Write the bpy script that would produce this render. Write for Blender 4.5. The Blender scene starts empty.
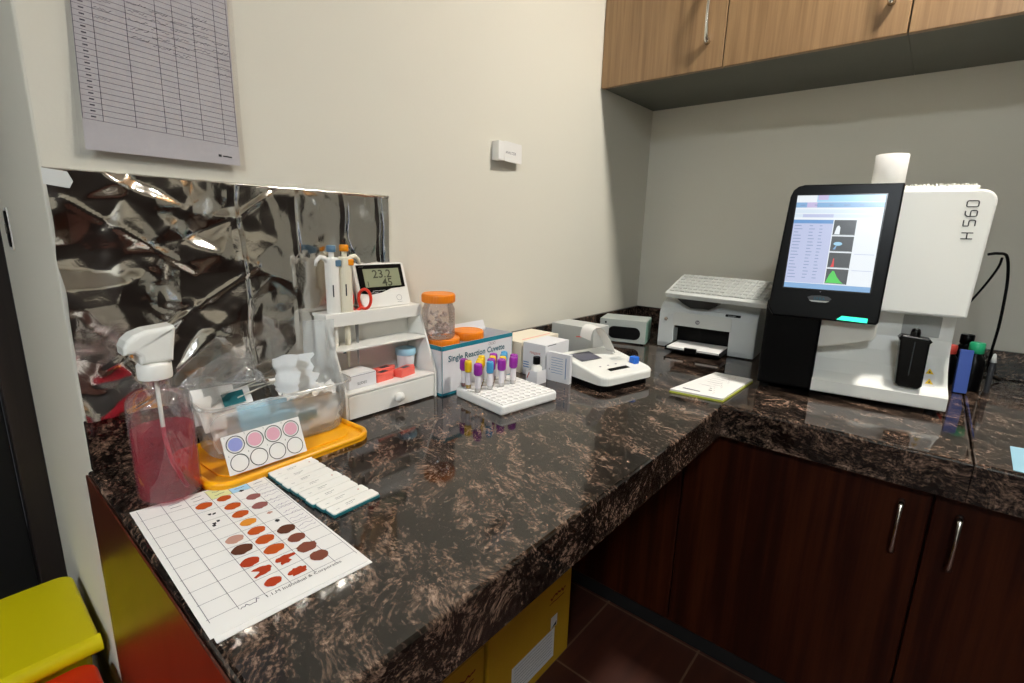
import bpy, bmesh, math, random
from mathutils import Matrix, Vector, noise
random.seed(7)
COL = bpy.context.scene.collection
PI = math.pi
R = math.radians

# ------------------------------------------------------------------ materials
def lin(h):
    if isinstance(h, str):
        h = h.lstrip('#'); c = [int(h[i:i+2], 16)/255 for i in (0, 2, 4)]
        return tuple(x/12.92 if x <= .04045 else ((x+.055)/1.055)**2.4 for x in c) + (1,)
    return tuple(h) + (1,)

def new_mat(name):
    m = bpy.data.materials.new(name); m.use_nodes = True
    return m, m.node_tree.nodes, m.node_tree.links

def mat(name, col, rough=.5, metal=0, spec=.5, bump=0, bscale=80, var=0, vscale=30, coat=0, trans=0, ior=1.45, emit=0, ecol=None):
    m, n, l = new_mat(name)
    b = n['Principled BSDF']
    b.inputs['Base Color'].default_value = lin(col)
    b.inputs['Roughness'].default_value = rough
    b.inputs['Metallic'].default_value = metal
    b.inputs['Specular IOR Level'].default_value = spec
    b.inputs['Coat Weight'].default_value = coat
    b.inputs['Transmission Weight'].default_value = trans
    b.inputs['IOR'].default_value = ior
    if emit:
        b.inputs['Emission Color'].default_value = lin(ecol or col)
        b.inputs['Emission Strength'].default_value = emit
    tc = n.new('ShaderNodeTexCoord')
    if var:
        nz = n.new('ShaderNodeTexNoise'); nz.inputs['Scale'].default_value = vscale; nz.inputs['Detail'].default_value = 4
        l.new(tc.outputs['Object'], nz.inputs['Vector'])
        mx = n.new('ShaderNodeMix'); mx.data_type = 'RGBA'; mx.blend_type = 'MULTIPLY'
        mx.inputs[0].default_value = 1
        mr = n.new('ShaderNodeMapRange'); mr.inputs['From Min'].default_value = .3; mr.inputs['From Max'].default_value = .7
        mr.inputs['To Min'].default_value = 1-var; mr.inputs['To Max'].default_value = 1
        l.new(nz.outputs['Fac'], mr.inputs['Value'])
        mx.inputs[6].default_value = lin(col); l.new(mr.outputs[0], mx.inputs[7]); l.new(mx.outputs[2], b.inputs['Base Color'])
    if bump:
        nz = n.new('ShaderNodeTexNoise'); nz.inputs['Scale'].default_value = bscale; nz.inputs['Detail'].default_value = 5
        l.new(tc.outputs['Object'], nz.inputs['Vector'])
        bp = n.new('ShaderNodeBump'); bp.inputs['Strength'].default_value = bump; bp.inputs['Distance'].default_value = .004
        l.new(nz.outputs['Fac'], bp.inputs['Height']); l.new(bp.outputs[0], b.inputs['Normal'])
    return m

def clear(name, tint='ffffff', haze=.15, hcol='ffffff', gloss=.12, rough=.05, bump=0, bscale=40):
    """thin clear plastic: mostly see-through, a little milky, with a sheen"""
    m, n, l = new_mat(name)
    for x in list(n):
        if x.type != 'OUTPUT_MATERIAL': n.remove(x)
    out = [x for x in n if x.type == 'OUTPUT_MATERIAL'][0]
    t = n.new('ShaderNodeBsdfTransparent'); t.inputs[0].default_value = lin(tint)
    d = n.new('ShaderNodeBsdfDiffuse'); d.inputs[0].default_value = lin(hcol)
    tr = n.new('ShaderNodeBsdfTranslucent'); tr.inputs[0].default_value = lin(hcol)
    dd = n.new('ShaderNodeMixShader'); dd.inputs[0].default_value = .5
    l.new(d.outputs[0], dd.inputs[1]); l.new(tr.outputs[0], dd.inputs[2])
    a = n.new('ShaderNodeMixShader'); a.inputs[0].default_value = haze
    l.new(t.outputs[0], a.inputs[1]); l.new(dd.outputs[0], a.inputs[2])
    g = n.new('ShaderNodeBsdfGlossy'); g.inputs['Roughness'].default_value = rough
    f = n.new('ShaderNodeLayerWeight'); f.inputs[0].default_value = .35
    mr = n.new('ShaderNodeMapRange'); mr.inputs['To Min'].default_value = gloss*.35; mr.inputs['To Max'].default_value = min(.9, gloss*4)
    l.new(f.outputs['Fresnel'], mr.inputs['Value'])
    b = n.new('ShaderNodeMixShader'); l.new(mr.outputs[0], b.inputs[0])
    l.new(a.outputs[0], b.inputs[1]); l.new(g.outputs[0], b.inputs[2]); l.new(b.outputs[0], out.inputs[0])
    if bump:
        tc = n.new('ShaderNodeTexCoord'); nz = n.new('ShaderNodeTexNoise'); nz.inputs['Scale'].default_value = bscale
        l.new(tc.outputs['Object'], nz.inputs['Vector'])
        bp = n.new('ShaderNodeBump'); bp.inputs['Strength'].default_value = bump; bp.inputs['Distance'].default_value = .01
        l.new(nz.outputs['Fac'], bp.inputs['Height']); l.new(bp.outputs[0], g.inputs['Normal']); l.new(bp.outputs[0], f.inputs['Normal'])
    return m

def ramp(n, stops):
    r = n.new('ShaderNodeValToRGB'); e = r.color_ramp.elements
    while len(e) < len(stops): e.new(.5)
    for k, (p, c) in zip(e, stops): k.position = p; k.color = lin(c)
    return r

def wood(name, stops, rough=.35, sx=26, sz=1.2, coat=0, spec=.5):
    m, n, l = new_mat(name); b = n['Principled BSDF']
    tc = n.new('ShaderNodeTexCoord'); mp = n.new('ShaderNodeMapping'); mp.inputs['Scale'].default_value = (sx, sx, sz)
    l.new(tc.outputs['Object'], mp.inputs['Vector'])
    nz = n.new('ShaderNodeTexNoise'); nz.inputs['Scale'].default_value = 1; nz.inputs['Detail'].default_value = 6; nz.inputs['Roughness'].default_value = .62
    l.new(mp.outputs[0], nz.inputs['Vector'])
    r = ramp(n, stops); l.new(nz.outputs['Fac'], r.inputs[0]); l.new(r.outputs[0], b.inputs['Base Color'])
    b.inputs['Roughness'].default_value = rough; b.inputs['Coat Weight'].default_value = coat; b.inputs['Specular IOR Level'].default_value = spec
    return m

def granite(name, rough=.07):
    m, n, l = new_mat(name); b = n['Principled BSDF']
    tc = n.new('ShaderNodeTexCoord')
    w = n.new('ShaderNodeTexNoise'); w.inputs['Scale'].default_value = 5; w.inputs['Detail'].default_value = 3
    l.new(tc.outputs['Object'], w.inputs['Vector'])
    sub = n.new('ShaderNodeVectorMath'); sub.operation = 'SUBTRACT'; sub.inputs[1].default_value = (.5, .5, .5); l.new(w.outputs['Color'], sub.inputs[0])
    sc = n.new('ShaderNodeVectorMath'); sc.operation = 'SCALE'; sc.inputs['Scale'].default_value = .16; l.new(sub.outputs[0], sc.inputs[0])
    ad = n.new('ShaderNodeVectorMath'); ad.operation = 'ADD'; l.new(tc.outputs['Object'], ad.inputs[0]); l.new(sc.outputs[0], ad.inputs[1])
    ro = n.new('ShaderNodeMapping'); ro.inputs['Rotation'].default_value = (0, 0, R(-66)); l.new(ad.outputs[0], ro.inputs['Vector'])
    def nz(scale, det, rg, dist=0):
        mp = n.new('ShaderNodeMapping'); mp.inputs['Scale'].default_value = scale; l.new(ro.outputs[0], mp.inputs['Vector'])
        a = n.new('ShaderNodeTexNoise'); a.inputs['Scale'].default_value = 1; a.inputs['Detail'].default_value = det; a.inputs['Roughness'].default_value = rg; a.inputs['Distortion'].default_value = dist
        l.new(mp.outputs[0], a.inputs['Vector']); return a.outputs['Fac']
    def mad(x, k, y):
        q = n.new('ShaderNodeMath'); q.operation = 'MULTIPLY_ADD'; l.new(x, q.inputs[0]); q.inputs[1].default_value = k
        if isinstance(y, float): q.inputs[2].default_value = y
        else: l.new(y, q.inputs[2])
        return q.outputs[0]
    v = mad(nz((9, 26, 20), 3, .5), .36, 0.03); v = mad(nz((38, 90, 90), 4, .62, .25), .42, v); v = mad(nz((130, 210, 230), 3, .7), .50, v)
    r = ramp(n, [(.0, '040404'), (.53, '090807'), (.615, '191411'), (.68, '362b25'), (.755, '6c5749'), (.90, 'a48b7c')])
    l.new(v, r.inputs[0])
    vo = n.new('ShaderNodeTexVoronoi'); vo.inputs['Scale'].default_value = 210; l.new(ad.outputs[0], vo.inputs['Vector'])
    sp = n.new('ShaderNodeSeparateColor'); l.new(vo.outputs['Color'], sp.inputs[0])
    mr = n.new('ShaderNodeMapRange'); mr.inputs['To Min'].default_value = .35; mr.inputs['To Max'].default_value = 1.3; l.new(sp.outputs[0], mr.inputs['Value'])
    mx = n.new('ShaderNodeMix'); mx.data_type = 'RGBA'; mx.blend_type = 'MULTIPLY'; mx.inputs[0].default_value = 1
    l.new(r.outputs[0], mx.inputs[6]); l.new(mr.outputs[0], mx.inputs[7]); l.new(mx.outputs[2], b.inputs['Base Color'])
    b.inputs['Roughness'].default_value = rough; b.inputs['Specular IOR Level'].default_value = .62 if rough < .2 else .25
    return m

def tiles(name):
    m, n, l = new_mat(name); b = n['Principled BSDF']
    tc = n.new('ShaderNodeTexCoord')
    bk = n.new('ShaderNodeTexBrick'); bk.offset = 0; bk.inputs['Scale'].default_value = 1
    bk.inputs['Color1'].default_value = lin('4a2318'); bk.inputs['Color2'].default_value = lin('532a1b'); bk.inputs['Mortar'].default_value = lin('7a5a44')
    bk.inputs['Mortar Size'].default_value = .003; bk.inputs['Brick Width'].default_value = .3; bk.inputs['Row Height'].default_value = .3
    mp = n.new('ShaderNodeMapping'); mp.inputs['Location'].default_value = (.16, .05, 0); l.new(tc.outputs['Object'], mp.inputs['Vector'])
    l.new(mp.outputs[0], bk.inputs['Vector'])
    nz = n.new('ShaderNodeTexNoise'); nz.inputs['Scale'].default_value = 18; nz.inputs['Detail'].default_value = 6
    mp2 = n.new('ShaderNodeMapping'); mp2.inputs['Scale'].default_value = (.2, 1.6, 1); l.new(tc.outputs['Object'], mp2.inputs['Vector']); l.new(mp2.outputs[0], nz.inputs['Vector'])
    mx = n.new('ShaderNodeMix'); mx.data_type = 'RGBA'; mx.blend_type = 'MULTIPLY'; mx.inputs[0].default_value = .7
    l.new(bk.outputs['Color'], mx.inputs[6]); l.new(nz.outputs['Fac'], mx.inputs[7]); l.new(mx.outputs[2], b.inputs['Base Color'])
    b.inputs['Roughness'].default_value = .5
    return m

M = dict(
    wall=mat('cream_wall_paint', 'd9d5c8', .75, bump=.06, bscale=160),
    ceil=mat('ceiling_paint', 'd9d7d0', .9),
    dark_wall=wood('trim_and_added_wall_wood', [(.3, '171110'), (.6, '2c2320'), (.75, '3a2c26')], .45),
    granite=granite('polished_granite'),
    floor=tiles('brown_floor_tiles'),
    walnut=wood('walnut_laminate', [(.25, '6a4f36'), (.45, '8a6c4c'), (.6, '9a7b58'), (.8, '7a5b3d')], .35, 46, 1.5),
    walnut_low=wood('shaded_walnut_laminate', [(.25, '180602'), (.45, '270b03'), (.58, '3a1707'), (.8, '1c0702')], .4, 22, .8, 0, .15),  # cabinet walnut again, with the shade under the counter put into its colour
    panel_wood=wood('glossy_red_brown_laminate', [(.3, '3a160b'), (.55, '532414'), (.75, '431a0d')], .3, 16, 1.0),
    carcass=mat('grey_green_carcass_board', '5b5c53', .5, var=.1, vscale=8),
    black_in=mat('dark_interior', '0c0908', .7),
    chrome=mat('satin_chrome', 'd8d4cc', .18, 1),
    white=mat('white_plastic', 'eceae4', .3),
    white_gloss=mat('white_gloss_plastic', 'ecece6', .12, coat=.3),
    offwhite=mat('off_white_plastic', 'dcd9cf', .35),
    cream=mat('cream_plastic', 'e6dfca', .35),
    paper=mat('white_paper', 'e6e4e1', .7, spec=.3),
    paper_lilac=mat('printed_paper', 'cbc8cb', .7, var=.06, vscale=9),
    ink=mat('grey_ink', '6a6670', .8),
    ink_dark=mat('black_ink', '2a2a2e', .8),
    ink_pur=mat('purple_pen_ink', '8d7f9c', .8),
    ink_red=mat('red_ink', 'c05a48', .8),
    ink_box=mat('dark_red_print', '7a1c10', .7),
    ink_blue=mat('blue_ink', '5f86b4', .8),
    ink_teal=mat('teal_ink', '1c5a6c', .7),
    foil=None,
    orange=mat('orange_plastic', 'f09410', .35),
    orange_lid=mat('orange_lid_plastic', 'ee8612', .4),
    tray_or=mat('amber_plastic', 'f2a80c', .35),
    black=mat('black_plastic', '040405', .28, spec=.14),
    black_gloss=mat('black_gloss_plastic', '050506', .18, spec=.35),
    black_matt=mat('black_rubber', '060606', .6, spec=.2),
    grey=mat('grey_plastic', 'b0b2ae', .4),
    grey_lt=mat('light_grey_plastic', 'c3c5c2', .35),
    silver=mat('silver_grey_plastic', 'c4c8c8', .3),
    dkgrey=mat('charcoal_plastic', '3a3c40', .4),
    lcd=mat('lcd_glass', '8f9478', .25),
    lcd_ink=mat('lcd_segments', '3a3b28', .4),
    blue_grey=mat('blue_grey_plastic', '5d7d96', .35),
    red=mat('red_plastic', 'd8341c', .3),
    red_soft=mat('coral_red_plastic', 'f06a5c', .4),
    sky=mat('pale_blue_plastic', '9fd0e6', .4),
    steel=mat('brushed_steel', '9a9a98', .3, 1),
    teal=mat('teal_card', '1a7f92', .5),
    teal_dk=mat('dark_teal_plastic', '1c6c74', .4),
    box_white=mat('white_card', 'e2e1e4', .55),
    box_cream=mat('cream_card', 'eae0cc', .6),
    green_side=mat('sea_green_panel', '7fa596', .45),
    metal_box=mat('pale_grey_metal', 'b0b6b1', .4, var=.08, vscale=12),
    purple=mat('purple_cap', 'a02ea8', .35),
    yellow=mat('yellow_cap', 'f0c81c', .35),
    blue_cap=mat('light_blue_cap', '4fa6d8', .35),
    blue=mat('blue_plastic', '1f63c8', .35),
    navy=mat('navy_card', '35509c', .5),
    green=mat('green_cap_plastic', '1f9e6c', .4),
    red_cap=mat('brick_red_cap', 'c8463a', .4),
    bin_y=mat('yellow_bin_plastic', 'e6d40a', .38),
    bin_r=mat('red_bin_plastic', 'd82c0c', .38),
    carton=mat('mustard_carton', 'c99a1e', .6, var=.08, vscale=10),
    screen=None,
    foam=mat('white_foam', 'f2f1ee', .6, bump=.1, bscale=300),
    hole=mat('foam_hole', 'e2e0de', .8),
    glass=clear('clear_tube_glass', 'fbfbf8', .16, 'ffffff', .16),
    plastic=clear('clear_tub_plastic', 'fbfcfc', .27, 'f8fafb', .12, .12),
    jarp=clear('clear_jar_plastic', 'fbf6f4', .12, 'f6ece8', .16, .06),
    bottlep=clear('clear_bottle_plastic', 'f8f8fa', .07, 'ffffff', .11, .05),
    bag=clear('crinkled_clear_bag', 'f4f6f8', .20, 'f8fafc', .34, .12, .8, 60),
    bag_milky=clear('milky_clear_bag', 'f6fafb', .5, 'f2f7fa', .2, .2, .5, 50),
    sleeve=clear('clear_sleeve', 'fbfafb', .03, 'ffffff', .05, .12),
    cuv=clear('clear_cuvette_plastic', 'fdfbfa', .65, 'f6f0ee', .16),
    tape=mat('white_tape', 'd6d8d6', .35),
    pink=None,
    tissue=mat('white_tissue', 'f0f1f0', .9, bump=.4, bscale=70),
    label=mat('tube_label', 'e4dfe2', .6),
    blood=mat('dark_blood', '8a2c30', .3),
    serum=mat('yellow_serum', 'd8a818', .3),
    pale_pink=mat('pink_sample', 'd8a4a4', .4),
    led=mat('green_led', '20e0a0', .3, emit=.5, ecol='30e8b0'),
)
def mk_foil():
    m, n, l = new_mat('aluminium_foil'); b = n['Principled BSDF']
    b.inputs['Base Color'].default_value = lin('d6d2cc'); b.inputs['Metallic'].default_value = 1; b.inputs['Roughness'].default_value = .14
    tc = n.new('ShaderNodeTexCoord'); v = n.new('ShaderNodeTexNoise'); v.inputs['Scale'].default_value = 45; v.inputs['Detail'].default_value = 3; v.inputs['Distortion'].default_value = .6
    l.new(tc.outputs['Object'], v.inputs['Vector'])
    bp = n.new('ShaderNodeBump'); bp.inputs['Strength'].default_value = .08; bp.inputs['Distance'].default_value = .006
    l.new(v.outputs['Fac'], bp.inputs['Height']); l.new(bp.outputs[0], b.inputs['Normal'])
    return m
M['foil'] = mk_foil()
M['pink'] = clear('pink_liquid', 'f0708a', .22, 'ff7494', .05, .05)
def scr(name, c, s=1.0):
    m, n, l = new_mat(name); b = n['Principled BSDF']
    b.inputs['Base Color'].default_value = (0.01, 0.01, 0.01, 1); b.inputs['Roughness'].default_value = .2
    b.inputs['Emission Color'].default_value = lin(c); b.inputs['Emission Strength'].default_value = s
    return m
SC = {k: scr('screen_'+k, v, .27) for k, v in dict(white='f4faff', pale='dfeefb', lav='c4ccec', blue='88b4e0', blue2='6c9ed6', dark='4c5054', pink='cbbfe6',
      green='58d860', red='e84848', cyan='a8dcf8', ink='8c9cc0').items()}

# ------------------------------------------------------------------ mesh builder
def frame(o, u, v):
    u = Vector(u).normalized(); v = Vector(v); v = (v - u*v.dot(u)).normalized(); n = u.cross(v)
    m = Matrix.Identity(4)
    for i in range(3): m[i][0], m[i][1], m[i][2], m[i][3] = u[i], v[i], n[i], o[i]
    return m
def FRONT(x, y, z): return frame((x, y, z), (1, 0, 0), (0, 0, 1))     # faces -y
def FLAT(x, y, z, a=0): return Matrix.Translation((x, y, z)) @ Matrix.Rotation(a, 4, 'Z')
_txt = {}
def text_geo(s, size, align):
    k = (s, size, align)
    if k in _txt: return _txt[k]
    c = bpy.data.curves.new('t', 'FONT'); c.body = s; c.size = size; c.align_x = align; c.resolution_u = 2; c.offset = size*.02 if s.startswith('Single') else size*.012 if s in ('23.2', '45') else 0
    o = bpy.data.objects.new('t', c); COL.objects.link(o)
    dg = bpy.context.evaluated_depsgraph_get()
    me = bpy.data.meshes.new_from_object(o.evaluated_get(dg))
    r = ([tuple(v.co) for v in me.vertices], [tuple(p.vertices) for p in me.polygons])
    bpy.data.objects.remove(o); bpy.data.curves.remove(c); bpy.data.meshes.remove(me)
    _txt[k] = r
    return r
def rrect(w, h, r, seg=4, cx=0, cy=0, rs=None):
    rs = rs or (r, r, r, r)          # br, tr, tl, bl
    pts = []
    for (sx, sy, a0, q) in ((1, -1, -90, rs[0]), (1, 1, 0, rs[1]), (-1, 1, 90, rs[2]), (-1, -1, 180, rs[3])):
        ox, oy = cx+sx*(w/2-q), cy+sy*(h/2-q)
        n = seg if q > 1e-6 else 0
        for i in range(n+1):
            a = R(a0+90*i/max(n, 1)); pts.append((ox+q*math.cos(a), oy+q*math.sin(a)))
    return pts
def circ(r, n=24, cx=0, cy=0, ry=None):
    return [(cx+r*math.cos(2*PI*i/n), cy+(ry or r)*math.sin(2*PI*i/n)) for i in range(n)]

class MB:
    def __init__(s): s.v = []; s.f = []; s.mi = []; s.sm = []; s.mats = []
    def slot(s, m):
        if isinstance(m, str): m = M[m]
        if m not in s.mats: s.mats.append(m)
        return s.mats.index(m)
    def add(s, vs, fs, m, X=None, smooth=False):
        o = len(s.v); k = s.slot(m)
        for p in vs:
            p = Vector(p); s.v.append(tuple(X @ p) if X else tuple(p))
        for f in fs: s.f.append([o+i for i in f]); s.mi.append(k); s.sm.append(smooth)
        return s
    def bm(s, b, m, X=None, smooth=False):
        b.verts.index_update()
        s.add([v.co[:] for v in b.verts], [[v.index for v in f.verts] for f in b.faces], m, X, smooth); b.free(); return s
    def box(s, x0, x1, y0, y1, z0, z1, m, bev=0, X=None, seg=2):
        b = bmesh.new(); bmesh.ops.create_cube(b, size=1)
        for v in b.verts: v.co = ((x0+x1)/2+v.co.x*(x1-x0), (y0+y1)/2+v.co.y*(y1-y0), (z0+z1)/2+v.co.z*(z1-z0))
        if bev: bmesh.ops.bevel(b, geom=b.edges[:], offset=bev, segments=seg, affect='EDGES', profile=.5)
        return s.bm(b, m, X)
    def prism(s, poly, z0, z1, m, bev=0, X=None, seg=2, fn=None):
        b = bmesh.new(); n = len(poly)
        lo = [b.verts.new((p[0], p[1], z0)) for p in poly]; hi = [b.verts.new((p[0], p[1], z1)) for p in poly]
        b.faces.new(lo[::-1]); top = b.faces.new(hi)
        for i in range(n): b.faces.new((lo[i], lo[(i+1) % n], hi[(i+1) % n], hi[i]))
        if fn:
            for v in b.verts: v.co = fn(v.co)
        bmesh.ops.recalc_face_normals(b, faces=b.faces[:])
        if bev: bmesh.ops.bevel(b, geom=list(top.edges), offset=bev, segments=seg, affect='EDGES', profile=.5)
        return s.bm(b, m, X)
    def lathe(s, prof, m, seg=28, X=None, smooth=True, cap=(True, True)):
        vs = []; fs = []
        for r, z in prof:
            for i in range(seg): a = 2*PI*i/seg; vs.append((r*math.cos(a), r*math.sin(a), z))
        for j in range(len(prof)-1):
            for i in range(seg):
                k = (i+1) % seg; fs.append((j*seg+i, j*seg+k, (j+1)*seg+k, (j+1)*seg+i))
        s.add(vs, fs, m, X, smooth)
        if cap[0]: s.add(vs[:seg], [list(range(seg))[::-1]], m, X)
        if cap[1]: s.add(vs[-seg:], [list(range(seg))], m, X)
        return s
    def cyl(s, r, z0, z1, m, X=None, seg=24, bev=0):
        if bev: return s.lathe([(r-bev, z0), (r, z0+bev), (r, z1-bev), (r-bev, z1)], m, seg, X)
        s.lathe([(r, z0), (r, z1)], m, seg, X); return s
    def tube(s, pts, r, m, seg=8, X=None, closed=False):
        pts = [Vector(p) for p in pts]; n = len(pts); rs = r if isinstance(r, (list, tuple)) else [r]*n
        up = Vector((0, 0, 1)); vs = []; fs = []; prev = None
        for i, p in enumerate(pts):
            t = (pts[(i+1) % n]-pts[i-1]) if closed else (pts[min(i+1, n-1)]-pts[max(i-1, 0)])
            t.normalize()
            if prev is None:
                a = up if abs(t.z) < .9 else Vector((1, 0, 0)); nrm = (a-t*a.dot(t)).normalized()
            else: nrm = (prev-t*prev.dot(t)).normalized()
            prev = nrm; bn = t.cross(nrm)
            for k in range(seg):
                a = 2*PI*k/seg; vs.append(p+(nrm*math.cos(a)+bn*math.sin(a))*rs[i])
        for i in range(n if closed else n-1):
            j = (i+1) % n
            for k in range(seg):
                q = (k+1) % seg; fs.append((i*seg+k, i*seg+q, j*seg+q, j*seg+k))
        if not closed: fs += [list(range(seg))[::-1], [(n-1)*seg+k for k in range(seg)]]
        return s.add(vs, fs, m, X, True)
    def poly(s, pts, m, X=None, z=0):
        return s.add([(p[0], p[1], p[2] if len(p) > 2 else z) for p in pts], [list(range(len(pts)))], m, X)
    def rect(s, x0, x1, y0, y1, m, X=None, z=0): return s.poly([(x0, y0), (x1, y0), (x1, y1), (x0, y1)], m, X, z)
    def ring(s, r0, r1, m, X=None, z=0, n=32, cx=0, cy=0, ky=1):
        vs = [(cx+r*math.cos(2*PI*i/n), cy+ky*r*math.sin(2*PI*i/n), z) for r in (r0, r1) for i in range(n)]
        return s.add(vs, [(i, (i+1) % n, n+(i+1) % n, n+i) for i in range(n)], m, X)
    def line(s, p, q, w, m, X=None, z=0):
        p, q = Vector(p), Vector(q); d = (q-p).normalized(); k = Vector((-d.y, d.x))*w/2
        return s.poly([p+k, p-k, q-k, q+k] if False else [(p-k)[:], (q-k)[:], (q+k)[:], (p+k)[:]], m, X, z)
    def text(s, t, size, m, X, align='LEFT', z=0):
        v, f = text_geo(t, size, align)
        return s.add([(a, b, z) for a, b, c in v], f, m, X)
    def squig(s, x0, x1, y, amp, w, m, X=None, z=0, n=9):
        p = [(x0+(x1-x0)*i/n, y+amp*(random.random()*2-1)) for i in range(n+1)]
        for a, b in zip(p, p[1:]): s.line(a, b, w, m, X, z)
        return s
    def build(s, name, parent=None, loc=None, rz=0, X=None):
        me = bpy.data.meshes.new(name); me.from_pydata(s.v, [], s.f)
        for m in s.mats: me.materials.append(m)
        for p, k, sm in zip(me.polygons, s.mi, s.sm): p.material_index = k; p.use_smooth = sm
        me.update()
        o = bpy.data.objects.new(name, me); COL.objects.link(o)
        if parent: o.parent = parent
        if loc is not None: o.location = loc
        if rz: o.rotation_euler = (0, 0, rz)
        return o

def tag(o, label, cat, group=None, kind=None):
    o['label'] = label; o['category'] = cat
    if group: o['group'] = group
    if kind: o['kind'] = kind
    return o
def thing(name, label, cat, loc, rz=0, group=None):
    o = bpy.data.objects.new(name, None); COL.objects.link(o); o.empty_display_size = .03
    o.location = loc; o.rotation_euler = (0, 0, rz)
    return tag(o, label, cat, group)
def structure(name, mb, label=None):
    o = mb.build(name); o['kind'] = 'structure'
    if label: o['label'] = label
    return o
def copy_tree(o, parent=None):
    c = o.copy(); COL.objects.link(c)
    if parent: c.parent = parent
    for ch in o.children: copy_tree(ch, c)
    return c
CT = .80                                                             # counter height

# ------------------------------------------------------------------ the room
structure('floor', MB().box(-4.6, 0, -3.0, 1.6, -.05, 0, 'floor'))
structure('ceiling', MB().box(-4.6, 0, -3.0, 1.6, 2.6, 2.65, 'ceil'))
structure('wall_left', MB().box(-1.94, 0.1, 0, .64, 0, 2.6, 'wall', .004), 'cream wall with the foil, ending in a plain grey edge')
structure('wall_back', MB().box(0, .1, -3.0, 0, 0, 2.6, 'wall'), 'cream wall under the overhead cabinets')
structure('wall_front', MB().box(-4.6, 0, -3.1, -3.0, 1.7, 2.6, 'wall').box(-4.6, 0, -3.1, -3.0, 0, 1.7, 'dark_wall'))  # out of view; dark lower part added for the foil to mirror
structure('wall_right', MB().box(-4.7, -4.6, -3.1, 1.6, 0, 2.6, 'wall'))
structure('wall_doorway', MB().box(-4.6, -2.86, .70, .82, 0, 2.6, 'wall').box(-2.86, -1.94, .70, .82, 2.1, 2.6, 'wall'))
structure('trim_1', MB().box(-1.99, -1.94, .64, .74, 0, 2.1, 'dark_wall', .003).box(-2.86, -2.80, .64, .74, 0, 2.1, 'dark_wall', .003).box(-2.80, -1.99, .64, .74, 2.05, 2.1, 'dark_wall', .003))
structure('unlit_room_leaf', MB().box(-2.797, -1.993, .68, .72, .005, 2.048, 'black_in', .003))  # near-black leaf put in for the unlit room beyond the doorway
lp = MB(); X = frame((-1.9405, .461, 1.176), (0, -1, 0), (0, 0, 1))
lp.prism(rrect(.05, .085, .012), 0, .002, 'white', 0, X); lp.prism(rrect(.034, .072, .008), .002, .004, 'black', 0, X); lp.prism(rrect(.008, .02, .003, 3, .002, 0), .004, .006, 'chrome', 0, X)
tag(lp.build('latch_plate'), 'small dark metal latch plate set in the grey wall end', 'latch plate')

# counter slabs
def slab(poly, name, label, group):
    o = MB().prism(poly, .72, CT, 'granite', .006, None, 3).build(name)
    return tag(o, label, 'countertop', group)
slab([(-1.945, -.001), (-1.945, -.664), (-.862, -.664), (-.862, -1.115), (-.001, -1.115), (-.001, -.001)], 'countertop',
     'polished brown and black granite worktop turning the corner under the lab items', None)
slab([(-.862, -1.1165), (-.862, -1.9), (-.001, -1.9), (-.001, -1.1165)], 'countertop',
     'second granite slab past the thin joint right of the big analyser', None)
tag(MB().box(-1.94, -.014, -.013, -.0005, CT, .885, 'granite', .002).build('backsplash'), 'dark granite upstand along the cream wall below the foil', 'backsplash')
tag(MB().box(-.013, -.0005, -1.9, -.0005, CT, .885, 'granite', .002).build('backsplash'), 'dark granite upstand behind the printer and big analyser', 'backsplash')

# end panel under the left end of the counter
tag(MB().box(-1.9485, -1.9455, -.660, -.001, 0, .794, 'panel_wood', .001).build('end_panel'), 'glossy red brown wood panel closing the left end of the counter', 'panel')

def handle(L=.115, kr=1.2):
    pts = [(0, 0, 0), (-.012, 0, .004)] + [(-.016-.010*math.sin(PI*t/8), 0, .006+(L-.012)*t/8) for t in range(9)] + [(-.012, 0, L-.004), (0, 0, L)]
    rs = [.006, .006] + [.0045-.0012*math.sin(PI*t/8) for t in range(9)] + [.006, .006]
    return MB().tube(pts, [q*kr for q in rs], 'chrome', 8)

# base cabinet
bc = thing('base_cabinet', 'shade darkened walnut base cabinet under the analyser with chrome bow handles', 'cabinet', (-.80, -.7, 0))
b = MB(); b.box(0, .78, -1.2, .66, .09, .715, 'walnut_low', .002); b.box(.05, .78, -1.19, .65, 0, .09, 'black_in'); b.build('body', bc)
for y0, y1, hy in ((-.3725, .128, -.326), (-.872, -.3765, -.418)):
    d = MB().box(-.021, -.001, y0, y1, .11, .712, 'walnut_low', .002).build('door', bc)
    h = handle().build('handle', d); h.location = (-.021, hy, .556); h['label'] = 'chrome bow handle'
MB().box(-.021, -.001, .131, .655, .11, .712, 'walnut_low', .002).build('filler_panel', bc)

# overhead cabinets
def wall_cab(y_right, y_left, splits, hy, label):
    t = thing('wall_cabinet', label, 'cabinet', (-.426, y_left, 1.70), 0, None)
    w = y_left-y_right
    MB().box(.02, .4255, -w+.0003, -.0003, 0, .62, 'carcass').build('body', t)
    e = [y_left]+splits+[y_right]
    for a, c, hh in zip(e, e[1:], hy):
        d = MB().box(0, .019, c-y_left+.0015, a-y_left-.0015, -.004, .62, 'walnut', .0015).build('door', t)
        h = handle(.16, 1.5).build('handle', d); h.location = (0, hh-y_left, .072)
    return t
wall_cab(-.858, -.0005, [-.417], [-.366, -.815], 'brown walnut overhead cabinet with two doors meeting the cream wall')
wall_cab(-1.72, -.8583, [-1.29], [-1.24, -1.66], 'brown walnut overhead cabinet at the top right corner of the photo')

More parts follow.
